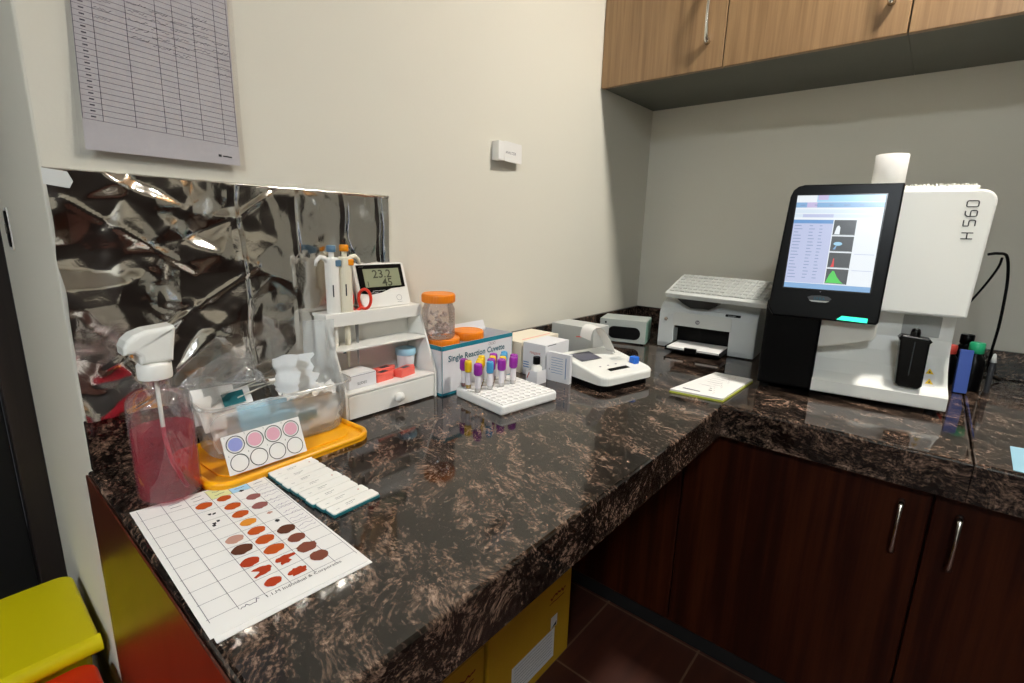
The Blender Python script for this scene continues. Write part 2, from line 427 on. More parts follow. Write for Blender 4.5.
# ceiling lamps
def lamp(x, y, s, power, col, label):
    t = thing('ceiling_light', label, 'lamp', (x, y, 2.6))
    f = MB()
    for q in ((-s-.02, -s, -s-.02, s+.02), (s, s+.02, -s-.02, s+.02), (-s, s, -s-.02, -s), (-s, s, s, s+.02)): f.box(*q, -.03, 0, 'white', .002)
    f.build('frame', t)
    m, n, l = new_mat('lamp_diffuser'); b = n['Principled BSDF']; b.inputs['Base Color'].default_value = (.8, .8, .8, 1)
    b.inputs['Emission Color'].default_value = col+(1,); b.inputs['Emission Strength'].default_value = power
    MB().box(-s, s, -s, s, -.022, -.006, m).build('diffuser', t)
lamp(-.68, -1.15, .085, 125, (1, .955, .87), 'small square warm ceiling lamp above the front edge of the cabinets')
lamp(-3.7, -1.65, .22, 33, (.86, .94, 1), 'large square cool ceiling lamp over the far side of the room')

# ------------------------------------------------------------------ on the wall: sleeve, foil, tape, sign
t = thing('record_sheet', 'printed table sheet in a clear sleeve taped to the cream wall above the foil', 'paper', (-1.778, 0, 1.293))
def bow(z): return -.003-.009*max(0, (.36-z)/.36)**2
sp = MB(); W = .226
nz = 14
vs = []; fs = []
for k in range(nz+1):
    z = .008+.35*k/nz
    for x in (-W/2+.004, W/2-.004): vs.append((x+(.006 if x > 0 else .016)*(z/.35), bow(z), z))
fs = [(2*k, 2*k+1, 2*k+3, 2*k+2) for k in range(nz)]
sp.add(vs, fs, 'paper_lilac')
def onp(x, z, e=.0006): return (x, bow(z)-e, z)
def pl_line(mb, x0, z0, x1, z1, w, m):
    n = 6 if abs(z1-z0) > .05 else 1
    for k in range(n):
        a, c = k/n, (k+1)/n
        p = Vector((x0+(x1-x0)*a, z0+(z1-z0)*a)); q = Vector((x0+(x1-x0)*c, z0+(z1-z0)*c)); d = (q-p).normalized(); kx = Vector((-d.y, d.x))*w/2
        mb.add([onp(*(p-kx)), onp(*(q-kx)), onp(*(q+kx)), onp(*(p+kx))], [(0, 1, 2, 3)], m)
cols = [-.108, -.084, -.043, -.003, .021, .051, .085, .106]
tl = -.06                                           # printed rows slope a little
for c in cols: pl_line(sp, c+.002, .052-.052*(c+.108), c+(.016-.05*(c+.108)), .358, .0007, 'ink')
for r in range(38):
    z = .052+.0082*r
    pl_line(sp, -.105+.035*(z-.05), z, .108+.01*z, z-.011, .00055, 'ink')
    if r < 37: pl_line(sp, -.096+.03*(z-.05), z+.004, -.090+.03*(z-.05), z+.0038, .002, 'ink')
for c, zz in ((-.065, .19), (-.02, .175), (.008, .17), (.035, .165), (.066, .18), (.095, .15)):
    for r in range(5):
        z = zz+.012*r+.006
        x = c-.012
        for q in range(7): pl_line(sp, x+q*.0035, z+random.uniform(-.002, .002), x+q*.0035+.0034, z+random.uniform(-.002, .002), .0006, 'ink')
pl_line(sp, .074, .022, .079, .0217, .004, 'ink_dark'); pl_line(sp, .081, .0215, .096, .0208, .0022, 'ink_dark')
sp.build('paper', t)
sl = MB(); vs = []
for k in range(nz+1):
    z = .0+.365*k/nz
    for x in (-W/2-.003, W/2+.004): vs.append((x+(.006 if x > 0 else .016)*(z/.35), bow(z)-.0016, z))
sl.add(vs, fs, 'sleeve'); so = sl.build('sleeve', t); so['label'] = 'clear plastic sleeve'

# foil: crumpled mesh
fo = MB(); NX, NZ = 150, 96
fx0, fx1, fz0, fz1 = -1.938, -1.345, .8865, 1.268
FR = random.Random(21)
def facets(cell, seed):
    """a jittered net of straight-edged triangles, like creased foil"""
    rr = random.Random(seed); nx, nz = int((fx1-fx0)/cell)+3, int((fz1-fz0)/cell)+3; P = {}
    for a in range(-1, nx):
        for c in range(-1, nz): P[a, c] = (fx0+(a+rr.uniform(-.38, .38))*cell, fz0+(c+rr.uniform(-.38, .38))*cell, rr.uniform(-1, 1))
    T = {}
    for a in range(-1, nx-1):
        for c in range(-1, nz-1):
            q = [P[a, c], P[a+1, c], P[a+1, c+1], P[a, c+1]]
            T[a, c] = ((q[0], q[1], q[2]), (q[0], q[2], q[3])) if rr.random() < .5 else ((q[0], q[1], q[3]), (q[1], q[2], q[3]))
    def f(x, z):
        a0, c0_ = int((x-fx0)//cell), int((z-fz0)//cell)
        for a in (a0, a0-1, a0+1):
            for c in (c0_, c0_-1, c0_+1):
                for A, B, C_ in T.get((a, c), ()):
                    d = (B[1]-C_[1])*(A[0]-C_[0])+(C_[0]-B[0])*(A[1]-C_[1])
                    u = ((B[1]-C_[1])*(x-C_[0])+(C_[0]-B[0])*(z-C_[1]))/d; v = ((C_[1]-A[1])*(x-C_[0])+(A[0]-C_[0])*(z-C_[1]))/d
                    if u >= -1e-6 and v >= -1e-6 and u+v <= 1+1e-6: return A[2]*u+B[2]*v+C_[2]*(1-u-v)
        return 0
    return f
FA, FB, FC = facets(.085, 4), facets(.042, 9), facets(.020, 2)
def foil_y(x, z):
    u = (x-fx0)/(fx1-fx0); w = (z-fz0)/(fz1-fz0)
    a = .22+1.05*max(0, min(1, 1.3-1.7*u))                      # crumpled most at the left
    q = noise.noise_vector(Vector((x*9, z*9, 3.1)))*.010
    y = -.012*a-.003+a*(.0085*FA(x+q.x, z+q.z)+.0042*FB(x+q.z, z+q.x)+.0011*FC(x, z)*(.4+abs(noise.noise(Vector((x*8, z*8, 0))))*2))
    for cx, s_ in ((.43, 1), (.62, .6), (.80, .8), (.955, .7)):                                 # vertical folds
        d = abs(u-cx-.012*noise.noise(Vector((w*5, cx*9, 0)))); y -= .0035*s_*max(0, 1-d/.014)
    for a0, b0, a1, b1 in ((.05, .2, .48, .62), (.8, .75, .97, .2), (.02, .9, .3, .6)):             # diagonal creases
        d = abs((u-a0)*(b1-b0)-(w-b0)*(a1-a0))/math.hypot(a1-a0, b1-b0)
        if min(a0, a1) < u < max(a0, a1): y -= .0025*max(0, 1-d/.014)
    return max(-.010 if (x > -1.585 and z < 1.14) else -.032, min(y, -.0025))
vs = []
for k in range(NZ+1):
    for i in range(NX+1):
        u, w = i/NX, k/NZ
        x = fx0+(fx1-fx0)*u; z = fz0+(fz1-fz0)*w
        z += (.006*noise.noise(Vector((x*22, 3, 0))) + .0)*w*(1 if u < .6 else .4)
        x += .006*noise.noise(Vector((z*18, 8, 0)))*(1-u)*.5
        vs.append((x, foil_y(x, z), z))
fo.add(vs, [(k*(NX+1)+i, k*(NX+1)+i+1, (k+1)*(NX+1)+i+1, (k+1)*(NX+1)+i) for k in range(NZ) for i in range(NX)], 'foil', None, True)
# rolled top hem
hem = [(fx0+(fx1-fx0)*i/40, -.006+.002*noise.noise(Vector((i*.7, 0, 5))), fz1+.0015*noise.noise(Vector((i*.9, 2, 0)))) for i in range(41)]
fo.tube(hem, [.0035+.0015*noise.noise(Vector((i, 4, 0))) for i in range(41)], 'foil', 6)
# lower edge bent out over the upstand
vs = []
for k in range(7):
    for i in range(41):
        x = fx0+(fx1-fx0)*i/40; a = k/6
        vs.append((x, -.004-(.016*a+.006*a*noise.noise(Vector((x*14, 1, k*.6))))*(1 if x < -1.585 else .3), .8868+.006*(1-a)**2+.004*max(0, noise.noise(Vector((x*16, 5, k*.5))))))
fo.add(vs, [(k*41+i, k*41+i+1, (k+1)*41+i+1, (k+1)*41+i) for k in range(6) for i in range(40)], 'foil', None, True)
tag(fo.build('foil_sheet'), 'large crumpled sheet of aluminium foil lining the wall behind the bottle and tub', 'foil')
tp = MB(); X = FRONT(-1.9265, -.0335, 1.2565)
tp.prism([(-.0165, -.010), (.011, -.014), (.016, -.004), (.011, .009), (-.0165, .012)], 0, .0008, 'tape', 0, X)
tag(tp.build('tape'), 'short strip of white tape holding the top left corner of the foil', 'tape')
# little folded sign
t = thing('wall_sign', 'small white folded card sign with one printed line on the cream wall', 'sign', (-.93, 0, 1.39))
s_ = MB(); s_.prism(rrect(.088, .054, .003, 2, .012, .028), 0, .0012, 'paper', 0, frame((0, -.022, 0), (1, .10, 0), (0, .02, 1)))
X = frame((0, -.022, 0), (1, .10, 0), (0, .02, 1))
s_.text('ANALYZER', .0105, 'ink', X @ Matrix.Translation((-.026, .022, .0016)))
s_.text('DEMO', .0105, 'ink', X @ Matrix.Translation((-.026, .022, .0016)), 'RIGHT') if False else None
s_.build('card', t)
MB().box(-.056, -.032, -.026, -.0004, .002, .053, 'paper', .001).build('fold', t)

# ------------------------------------------------------------------ left end: bottle, tray, tub and its contents
t = thing('pump_bottle', 'clear pump bottle half full of pink liquid with a white pump head', 'bottle', (-1.8785, -.180, CT))
MB().lathe([(.034, 0), (.040, .006), (.0405, .145), (.038, .156), (.030, .162), (.017, .166), (.016, .182)], 'bottlep', 36, None, True, (True, False)).build('bottle', t)
MB().lathe([(.031, .003), (.0375, .008), (.0385, .108)], 'pink', 36).build('liquid', t)['label'] = 'pink liquid'
MB().tube([(0, 0, .18), (.001, 0, .09), (.006, -.004, .05), (.02, -.006, .008)], .0028, 'offwhite', 8).build('dip_tube', t)
MB().lathe([(.0205, .183), (.021, .186), (.021, .203), (.019, .206), (.012, .208)], 'white', 28).build('collar', t)
hd = MB(); prof = [(x*.86, .207+(z-.203)*.74) for x, z in [(-.041, .224), (-.041, .238), (-.036, .250), (-.026, .260), (-.009, .267), (.030, .271), (.0325, .266), (.030, .250), (.026, .222), (.024, .203), (-.021, .203), (-.022, .218), (-.027, .224)]]
def widen(co): return Vector((co.x, co.y, co.z))
b2 = MB(); b2.prism(prof, -.018, .018, 'white_gloss', .006, FRONT(0, 0, 0), 3)
b2.build('pump_head', t)

t = thing('lid_tray', 'amber yellow plastic lid lying flat as a tray under the clear tub', 'tray', (-1.698, -.130, CT), R(3))
b = MB(); b.prism(rrect(.292, .19, .035, 8), 0, .006, 'tray_or', 0); 
rim = [(x, y, .0075) for x, y in rrect(.284, .182, .033, 8)]
b.tube(rim, .0055, 'tray_or', 8, None, True); b.prism(rrect(.24, .135, .03, 8), .006, .0085, 'tray_or', .001); b.build('plate', t)

TUB = (-1.683, -.098, CT+.0087); TR = R(-2)
t = thing('clear_tub', 'open clear plastic tub of swabs and packs standing on the amber tray', 'tub', TUB, TR)
def tub_mesh():
    vs = []; fs = []; prof = [(.222, .094, .0), (.236, .104, .006), (.250, .116, .06), (.258, .124, .098), (.270, .136, .099), (.270, .136, .094)]
    n = None
    for w, h, z in prof:
        p = rrect(w, h, min(.03, h*.3), 5); n = len(p); vs += [(x, y, z) for x, y in p]
    for j in range(len(prof)-1):
        for i in range(n): k = (i+1) % n; fs.append((j*n+i, j*n+k, (j+1)*n+k, (j+1)*n+i))
    m = MB().add(vs, fs, 'plastic', None, True); m.add(vs[:n], [list(range(n))[::-1]], 'plastic'); return m
tub_mesh().build('tub', t)
TX = Matrix.Translation(TUB) @ Matrix.Rotation(TR, 4, 'Z')
def crumple(nu, nv, su, sv, amp, sc, seed, fold=0):
    vs = []
    for j in range(nv+1):
        for i in range(nu+1):
            u, v = i/nu-.5, j/nv-.5
            p = Vector((u*sc, v*sc, seed)); q = noise.noise_vector(p)
            vs.append((u*su+q.x*amp*.7, v*sv+q.y*amp*.7, abs(noise.noise(p*1.7))*amp*2+q.z*amp+fold*(u*u)))
    return vs, [(j*(nu+1)+i, j*(nu+1)+i+1, (j+1)*(nu+1)+i+1, (j+1)*(nu+1)+i) for j in range(nv) for i in range(nu)]
def wad(name, lab, cat, m, loc, rx, ry, rz, su, sv, amp, sc, seed, fold=0, group=None):
    vs, fs = crumple(18, 18, su, sv, amp, sc, seed, fold)
    X = TX @ Matrix.Translation(loc) @ Matrix.Rotation(rz, 4, 'Z') @ Matrix.Rotation(rx, 4, 'X') @ Matrix.Rotation(ry, 4, 'Y')
    c = X.translation.copy()
    o = MB().add([X.to_3x3() @ Vector(v) for v in vs], fs, m, None, True).build(name, None, c)
    return tag(o, lab, cat, group)
def pouch(lab, m1, m2, loc, rx, ry, rz, w, h, seed, nm='swab_pack'):
    X = TX @ Matrix.Translation(loc) @ Matrix.Rotation(rz, 4, 'Z') @ Matrix.Rotation(rx, 4, 'X') @ Matrix.Rotation(ry, 4, 'Y')
    c = X.translation.copy(); mb = MB(); N = 10; X3 = X.to_3x3().to_4x4()
    for sgn in (1, -1):
        vs = []
        for j in range(N+1):
            for i in range(N+1):
                u, v = i/N*2-1, j/N*2-1
                vs.append((u*w/2, v*h/2, sgn*(.0035*(1-u**4)*(1-v**4)+.0004)+.002*noise.noise(Vector((u*2, v*2, seed)))))
        f = [(j*(N+1)+i, j*(N+1)+i+1, (j+1)*(N+1)+i+1, (j+1)*(N+1)+i) for j in range(N) for i in range(N)]
        if sgn < 0: f = [q[::-1] for q in f]
        mb.add(vs, f, m1, X3, True)
    if m2: mb.rect(-w*.05, w*.36, h*.05, h*.42, m2, X3, .0062)
    return tag(mb.build(nm, None, c), lab, 'pack')
pouch('white paper pack with a teal printed end sticking up at the left of the tub', 'paper', 'teal_dk', (-.082, -.012, .078), R(62), R(-12), R(8), .085, .06, 3)
pouch('plain white pack leaning behind the teal printed pack in the tub', 'paper', None, (-.094, .012, .082), R(66), R(8), R(-4), .07, .062, 5)
pouch('pale blue pack pressed against the front of the tub', 'sky', None, (-.025, -.036, .062), R(74), R(4), R(2), .10, .05, 8)
pouch('small teal pack showing low through the right front of the tub', 'teal_dk', None, (.045, -.040, .040), R(80), R(6), R(-4), .036, .018, 11)
pouch('white pack lying low at the left of the tub', 'box_white', 'ink_red', (-.07, -.022, .035), R(70), R(-6), R(3), .075, .05, 13)
wad('tissue', 'crumpled white tissue standing tallest in the middle of the tub', 'tissue', 'tissue', (.006, .0, .114), R(74), R(28), R(-8), .036, .065, .010, 3.5, 2.2, .3)
wad('tissue', 'loose white tissue lying over the right half of the tub contents', 'tissue', 'tissue', (.055, -.008, .088), R(24), R(5), R(4), .105, .075, .010, 4, 6.1)
wad('tissue', 'white tissue stuffed low in the right side of the tub', 'tissue', 'tissue', (.062, -.022, .050), R(78), R(5), R(-2), .105, .080, .008, 4, 9.4)
wad('tissue', 'white tissue packed low in the left side of the tub', 'tissue', 'tissue', (-.05, -.024, .045), R(78), R(-4), R(2), .12, .075, .008, 4, 12.4)
wad('plastic_bag', 'crinkled clear plastic bag spilling up over the back of the tub', 'bag', 'bag', (-.045, -.004, .146), R(38), R(8), R(3), .16, .075, .009, 3.2, 1.7, -.5)
wad('plastic_bag', 'milky clear bag rising from the right end of the tub beside the white organiser', 'bag', 'bag_milky', (.098, -.004, .125), R(86), R(-14), R(8), .06, .17, .007, 2.6, 4.4)

for k, (dx, dz, rz_) in enumerate(((-.02, .094, 8), (.0, .098, -14), (-.045, .096, 20))):
    p = TX @ Vector((dx, -.005+.008*k, dz)); tag(MB().tube([(-.045, 0, .004*k), (0, 0, .008), (.045, 0, .012)], .0016, 'offwhite', 6).build('swab_stick', None, p, R(rz_)),
        ('white swab stick lying nearest the front rim of the tub', 'white swab stick crossing the middle of the tub contents', 'white swab stick lying farthest back in the tub')[k], 'swab', 'swab sticks in the tub')
# blood group card
Xc = frame((-1.8085, -.215, CT+.0145), (.126, .001, 0), (.0, .38, .92))
t = tag(MB().prism(rrect(.126, .062, .001, 2, .063, .031), -.0008, .0008, 'paper', 0, Xc).build('reaction_card'), '', 'card')
bpy.data.objects.remove(t)
c = MB(); c.prism(rrect(.126, .062, .001, 2, .063, .031), -.0008, .0008, 'paper', 0, Xc)
M['spot_blue'] = mat('pale_blue_spot', '8f96d0', .7); M['spot_pink'] = mat('pale_pink_spot', 'dba4b4', .7)
for i in range(4):
    for j in range(2):
        cx, cy = .018+.030*i, .0455-.0295*j
        if j == 0: c.poly(circ(.0108, 24, cx, cy), 'spot_blue' if i == 0 else 'spot_pink', Xc, .0012)
        c.ring(.0128, .0140, 'ink_dark', Xc, .0014, 32, cx, cy)
        c.text('ABCDEFGH'[i+4*j] if False else str(i+1+4*j), .004, 'ink_dark', Xc @ Matrix.Translation((cx-.0145, cy+.0125, .0014)))
tag(c.build('reaction_card'), 'white card of eight ringed circles leaning on the tub, first one blue', 'card')

# printed slides on a teal tray
ST = (-1.7185, -.3115, CT); SR = R(1.5)
t = thing('slide_tray', 'flat teal tray with stepped edges under the row of white printed slides', 'tray', ST, SR)
b = MB()
for k in range(9):
    y = .0925-.0231*k; dx = (.002, .001, .0, -.001, .0005, .001, -.001, .002, .004)[k]
    b.box(-.0385+dx, .0385+dx, y-.0118, y+.0118, 0, .0045, 'teal_dk', .0008)
b.build('base', t)
ORD = ['white printed slide nearest the amber tray', 'second white printed slide from the amber tray', 'third white printed slide from the amber tray', 'fourth white printed slide from the amber tray',
       'middle one of the nine white printed slides on the teal tray', 'fourth white printed slide from the near end of the teal tray', 'third white printed slide from the near end of the teal tray',
       'second white printed slide from the near end of the teal tray', 'white printed slide at the near end of the teal tray, sticking out furthest']
for k in range(9):
    y = .0925-.0231*k; dx = (.002, .001, .0, -.001, .0005, .001, -.001, .002, .004)[k]
    s_ = MB(); s_.prism(rrect(.077, .0217, .0035, 3), 0, .002, 'white', .0006)
    X = Matrix.Translation((0, 0, .0023))
    s_.squig(-.012, .004, .002, .0006, .0008, 'ink_dark', X, 0, 8); s_.squig(-.013, -.002, -.002, .0005, .0007, 'ink', X, 0, 6)
    s_.squig(-.03, -.024, -.003, .0004, .0006, 'ink', X, 0, 3)
    if k % 3 == 1: s_.poly(circ(.0014, 10, .026, 0), 'ink_red', X)
    p = Matrix.Translation(ST) @ Matrix.Rotation(SR, 4, 'Z') @ Vector((dx, y, .0046))
    o = s_.build('slide', None, p, SR+R(random.uniform(-.8, .8))); tag(o, ORD[k], 'slide', 'white printed slides on the teal tray')

# blood drop record sheet
def sheet_pt(x, y): return Vector((x-.02*(y+.2)*.5*0, y))
c0 = Vector((-1.852, -.362, CT))
P_ = MB(); Z0 = .0016
cor = [(-1.943, -.517), (-1.771, -.529), (-1.762, -.217), (-1.934, -.197)]
P_.prism([(a-c0.x, b_-c0.y) for a, b_ in cor], .0008, .0015, 'paper')
M['cell_y'] = mat('yellow_green_cell', 'd8dca0', .7); M['cell_b'] = mat('light_blue_cell', '9fcbe6', .7)
def sxy(u, v):      # u,v in 0..1 over the sheet, v=0 at the wall edge
    A, B, C_, D = [Vector(q) for q in (cor[3], cor[2], cor[1], cor[0])]
    return ((A*(1-u)+B*u)*(1-v)+(D*(1-u)+C_*u)*v)-Vector((c0.x, c0.y))
ucol = [.04, .20, .36, .52, .68, .83, .985]
vrow = [.015, .115]+[.115+.0885*k for k in range(1, 10)]
def sline(u0, v0, u1, v1, w, m, z=.0018): P_.line(sxy(u0, v0), sxy(u1, v1), w, m, None, z)
for a, b_, m_ in ((3, 4, 'cell_y'), (4, 5, 'cell_b')): P_.poly([tuple(sxy(ucol[a], vrow[1]))+(.0017,), tuple(sxy(ucol[b_], vrow[1]))+(.0017,), tuple(sxy(ucol[b_], .012))+(.0017,), tuple(sxy(ucol[a], .012))+(.0017,)], m_)
for u in ucol: sline(u, .012, u, .93, .0006, 'ink')
for v in vrow[1:]: sline(.03, v, .985, v, .0006, 'ink')
for i in range(1, 6):
    for q in range(2):
        p = sxy((ucol[i]+ucol[i+1])/2, .045+.035*q); P_.squig(p.x-.007, p.x+.007, p.y, .0012, .0012, 'ink', None, .0019, 6)
for r in range(7):
    for q in range(2):
        p = sxy(.91, .135+.075*r+.03*q); P_.squig(p.x-.011, p.x+.010, p.y, .002, .0007, 'ink_pur', None, .0019, 10)
BL = dict(o=mat('blood_orange', 'b8501c', .75, spec=.2), l=mat('blood_light_orange', 'd88a2c', .75, spec=.2), b=mat('blood_brown', '7a4434', .75, spec=.2), d=mat('blood_dark_brown', '5c3424', .75, spec=.2), f=mat('blood_faint', 'bc8f80', .75, spec=.2), r=mat('blood_red', 'a83a1c', .75, spec=.2),
          p=mat('blood_purple_brown', '8a5652', .75, spec=.2), k=M['ink_dark'])
def blob(x, y, m, rx=.0108, ry=.0095, irr=.08, seed=0, cut=None):
    pts = []
    for i in range(22):
        a = 2*PI*i/22; k = 1+irr*noise.noise(Vector((math.cos(a)*2, math.sin(a)*2, seed)))*2
        if cut and abs((a-cut+PI) % (2*PI)-PI) < .5: k *= .25
        pts.append((x-c0.x+rx*k*math.cos(a), y-c0.y+ry*k*math.sin(a)))
    P_.poly(pts, BL[m], None, .0020)
for q in [(-1.859, -.253, 'o'), (-1.862, -.367, 'f'), (-1.864, -.395, 'd', .0125, .011), (-1.868, -.427, 'r'), (-1.866, -.454, 'r', .012, .009, .3, 5, 3.0), (-1.865, -.481, 'r', .0095, .008),
          (-1.832, -.252, 'o', .0095, .0085), (-1.832, -.283, 'o'), (-1.833, -.312, 'o'), (-1.834, -.340, 'l', .0105, .009), (-1.835, -.368, 'o', .011, .0095), (-1.836, -.395, 'o', .0115, .010), (-1.837, -.423, 'o', .0125, .010), (-1.836, -.453, 'r', .0115, .009, .3, 9, -.6), (-1.838, -.484, 'r', .011, .0075, .3, 4),
          (-1.801, -.278, 'p', .010, .009), (-1.805, -.309, 'p'), (-1.807, -.393, 'd', .0115, .0105), (-1.807, -.421, 'b', .011, .010), (-1.808, -.449, 'b', .012, .0105, .15, 3), (-1.806, -.476, 'b', .011, .0105, .1, 8),
          (-1.806, -.248, 'k', .0035, .003, .3), (-1.806, -.365, 'k', .003, .0035, .3), (-1.804, -.338, 'f', .004, .003, .3)]: blob(*q)
for x, y in ((-1.862, -.283), (-1.866, -.311), (-1.860, -.308), (-1.857, -.285), (-1.868, -.316)): blob(x, y, 'k', .0022, .0026, .4, x*99)
P_.text('1.1.M Individual & Corporates', .0072, 'ink_dark', Matrix.Translation((.088, -.146, .0019)) @ Matrix.Rotation(R(176), 4, 'Z') @ Matrix.Rotation(R(180), 4, 'Z') @ Matrix.Translation((-.118, -.002, 0)))
P_.squig(.0-.055, .0-.035, -.135, .004, .001, 'ink', None, .0019, 9)
tag(P_.build('record_sheet', None, c0), 'white grid sheet dotted with dried blood drops at the counter edge', 'paper')
tag(MB().prism([(-.088, -.164), (.083, -.172), (.089, .12), (-.078, .12)], 0, .0007, 'paper').build('paper_sheet', None, c0), 'plain white sheet showing under the blood drop grid sheet', 'paper')

# ------------------------------------------------------------------ organiser and what stands on it
OX0, OX1 = -1.548, -1.302
t = thing('desk_organiser', 'white three tier plastic organiser with a drawer against the foil', 'organiser', (OX0, -.0135, CT)); OW = OX1-OX0
prof = [(-.108, 0), (-.108, .062), (-.046, .213), (0, .213), (0, 0)]
for x in (0, OW-.005):
    MB().prism(prof, 0, .005, 'white', .0, frame((x, 0, 0), (0, 1, 0), (0, 0, 1))).build('side_panel', t)
b = MB(); b.box(.005, OW-.005, -.006, 0, 0, .215, 'white'); b.box(.061, .068, -.0066, -.006, .120, .129, 'black'); b.build('back_panel', t)
b = MB(); b.box(-.004, OW+.004, -.049, 0, .2132, .2205, 'white', .0015); b.box(-.002, OW+.002, -.051, -.047, .192, .2205, 'white', .001); b.build('top_shelf', t)
MB().box(.005, OW-.005, -.074, -.006, .142, .147, 'white', .001).build('middle_shelf', t)
MB().box(.005, OW-.005, -.106, -.006, .056, .061, 'white', .001).build('drawer_roof', t)
d = MB().box(.008, OW-.008, -.107, -.012, .004, .054, 'white', .0015).build('drawer', t)
k = MB().lathe([(.006, 0), (.006, .004), (.011, .008), (.012, .013), (.009, .018), (.003, .0195)], 'white', 20, frame((.128, -.107, .029), (1, 0, 0), (0, 0, 1))).build('knob', d)
OT = CT+.2207
def pipette(x, y, m, mb_, lab, hook=-1, zs=1):
    t = thing('pipette', lab, 'pipette', (x, y, OT), 0, None)
    b = MB(); b.prism(rrect(.028, .022, .0095, 4), 0, .102*zs, m, .003)
    b.lathe([(.006, -.075), (.0065, -.002)], m, 14); b.lathe([(.0022, -.125), (.0055, -.075)], m, 12); b.build('body', t)
    b = MB(); b.tube([(hook*.006, 0, .092*zs), (hook*.016, 0, .101*zs), (hook*.025, 0, .103*zs), (hook*.033, 0, .097*zs), (hook*.036, 0, .088*zs)], [.006, .0055, .005, .004, .003], m, 8); b.build('finger_hook', t)
    b = MB(); b.cyl(.0055, .101*zs, .112*zs, m, None, 14); b.lathe([(.0085, .112*zs), (.0095, .114*zs), (.0095, .122*zs), (.008, .124*zs)], mb_, 18); b.build('push_button', t)
    b = MB(); b.box(.002, .0152, -.0124, -.003, .086*zs, .098*zs, mb_, .002); b.build('ejector', t)
    MB().rect(-.007, -.004, .035, .060, 'ink_dark', FRONT(0, -.0114, 0)).build('volume_window', t)
pipette(-1.522, -.050, 'white', 'blue_grey', 'white pipette with a blue grey button standing in the organiser', -1, 1.13)
pipette(-1.4925, -.050, 'cream', 'orange', 'cream pipette with an orange button beside the red scissors', 1, 1.14)
# scissors
t = thing('scissors', 'scissors with bright red loop handles stuck upright in the organiser', 'scissors', (-1.466, -.045, OT), R(-38))
def loop(cx, cz, rx, rz, r): return MB().tube([(cx+rx*math.cos(a), 0, cz+rz*math.sin(a)) for a in [2*PI*i/20 for i in range(20)]], r, 'red', 8, None, True)
loop(.019, .024, .0130, .0215, .0033).tube([(.012, 0, .008), (.004, 0, .0), (0, 0, -.012)], [.0035, .004, .003], 'red').build('handle', t)
loop(-.019, .024, .0130, .0215, .0033).tube([(-.012, .002, .008), (-.004, .002, .0), (-.001, .002, -.012)], [.0035, .004, .003], 'red').build('handle', t)
MB().prism([(-.004, 0), (.004, 0), (.002, -.11), (.0, -.118)], 0, .0016, 'steel', 0, FRONT(0, .0, -.008)).build('blade', t)
MB().prism([(-.005, 0), (.003, 0), (.001, -.108), (-.001, -.115)], 0, .0016, 'steel', 0, FRONT(0, .0026, -.008)).build('blade', t)
MB().cyl(.0025, -.001, .005, 'steel', FRONT(0, .001, -.03), 10).build('pivot', t)
# clock
t = thing('digital_clock', 'white digital clock thermometer with a grey display on top of the organiser', 'clock', (-1.457, -.050, OT), R(-1))
Xk = frame((0, 0, .001), (1, 0, 0), (0, .30, .954)) @ Matrix.Diagonal((1.12, 1, 1, 1))
CWd = .122
b = MB(); b.prism(rrect(CWd, .102, .006, 4, CWd/2, .051), -.010, 0, 'white', .002, Xk)
b.build('case', t)
b = MB(); pts = [(.007, .098), (.007, .034), (.03, .030), (.055, .033), (.08, .041), (.115, .043), (.115, .098)]
b.poly(pts[::-1] if False else pts, 'black', Xk, .0008)
b.text('------', .006, 'white', Xk @ Matrix.Translation((.012, .0925, .0014)))
for y_, a0, a1 in ((.0375, .034, .065), (.0335, .03, .046)): b.squig(a0, a1, y_, .0004, .0008, 'white', Xk, .0014, 8)
b.build('bezel', t)
b = MB(); b.rect(.020, .106, .0465, .0885, 'lcd', Xk, .0014)
b.text('23.2', .0265, 'lcd_ink', Xk @ Matrix.Translation((.040, .0672, .0018))); b.text('45', .0255, 'lcd_ink', Xk @ Matrix.Translation((.060, .0475, .0018)))
b.rect(.026, .028, .048, .06, 'lcd_ink', Xk, .0018); b.build('display', t)
MB().tube([(.006, .037, .08), (.006, .037, .04), (.006, .037, .005)], .0025, 'white').tube([(.128, .037, .08), (.128, .037, .04), (.128, .037, .005)], .0025, 'white').tube([(.006, .037, .005), (.128, .037, .005)], .0025, 'white').build('rear_stand', t)
b = MB(); b.ring(.006, .0066, 'ink', Xk, .0016, 20, .094, .018); b.line((.088, .008), (.1, .008), .0006, 'ink', Xk, .0016); b.build('printed_mark', t)
# on the drawer roof
SZ = CT+.0612
t = thing('sample_cup', 'small clear cup with a pale blue lid on the organiser', 'cup', (-1.337, -.048, SZ))
MB().lathe([(.018, 0), (.0195, .002), (.022, .040)], mat('milky_cup_plastic', 'e4ecef', .4), 24).build('cup', t)
MB().lathe([(.0235, .038), (.0245, .040), (.0245, .052), (.023, .054)], 'sky', 28).build('lid', t)
def clip(x, y, rz, m, lab):
    t = thing('timer_clip', lab, 'clip', (x, y, SZ), rz)
    b = MB(); b.prism([(-.030, -.012), (.016, -.014), (.032, 0), (.016, .014), (-.030, .012)], 0, .018, m, .003); b.build('body', t)
    b = MB(); b.rect(-.014, .010, -.006, .006, 'dkgrey', None, .0184); b.build('window', t)
clip(-1.425, -.080, R(8), 'red_soft', 'pink red plastic clip at the left of the three on the organiser')
clip(-1.365, -.084, R(14), 'red_soft', 'bright coral clip at the right of the three on the organiser')
clip(-1.400, -.050, R(6), 'red_soft', 'coral clip lying behind the other two on the organiser')
t = thing('cover_slip_box', 'small white printed carton on the left of the organiser drawer', 'box', (-1.496, -.074, SZ), R(3))
b = MB(); b.box(-.032, .038, -.026, .03, 0, .030, 'box_white', .001)
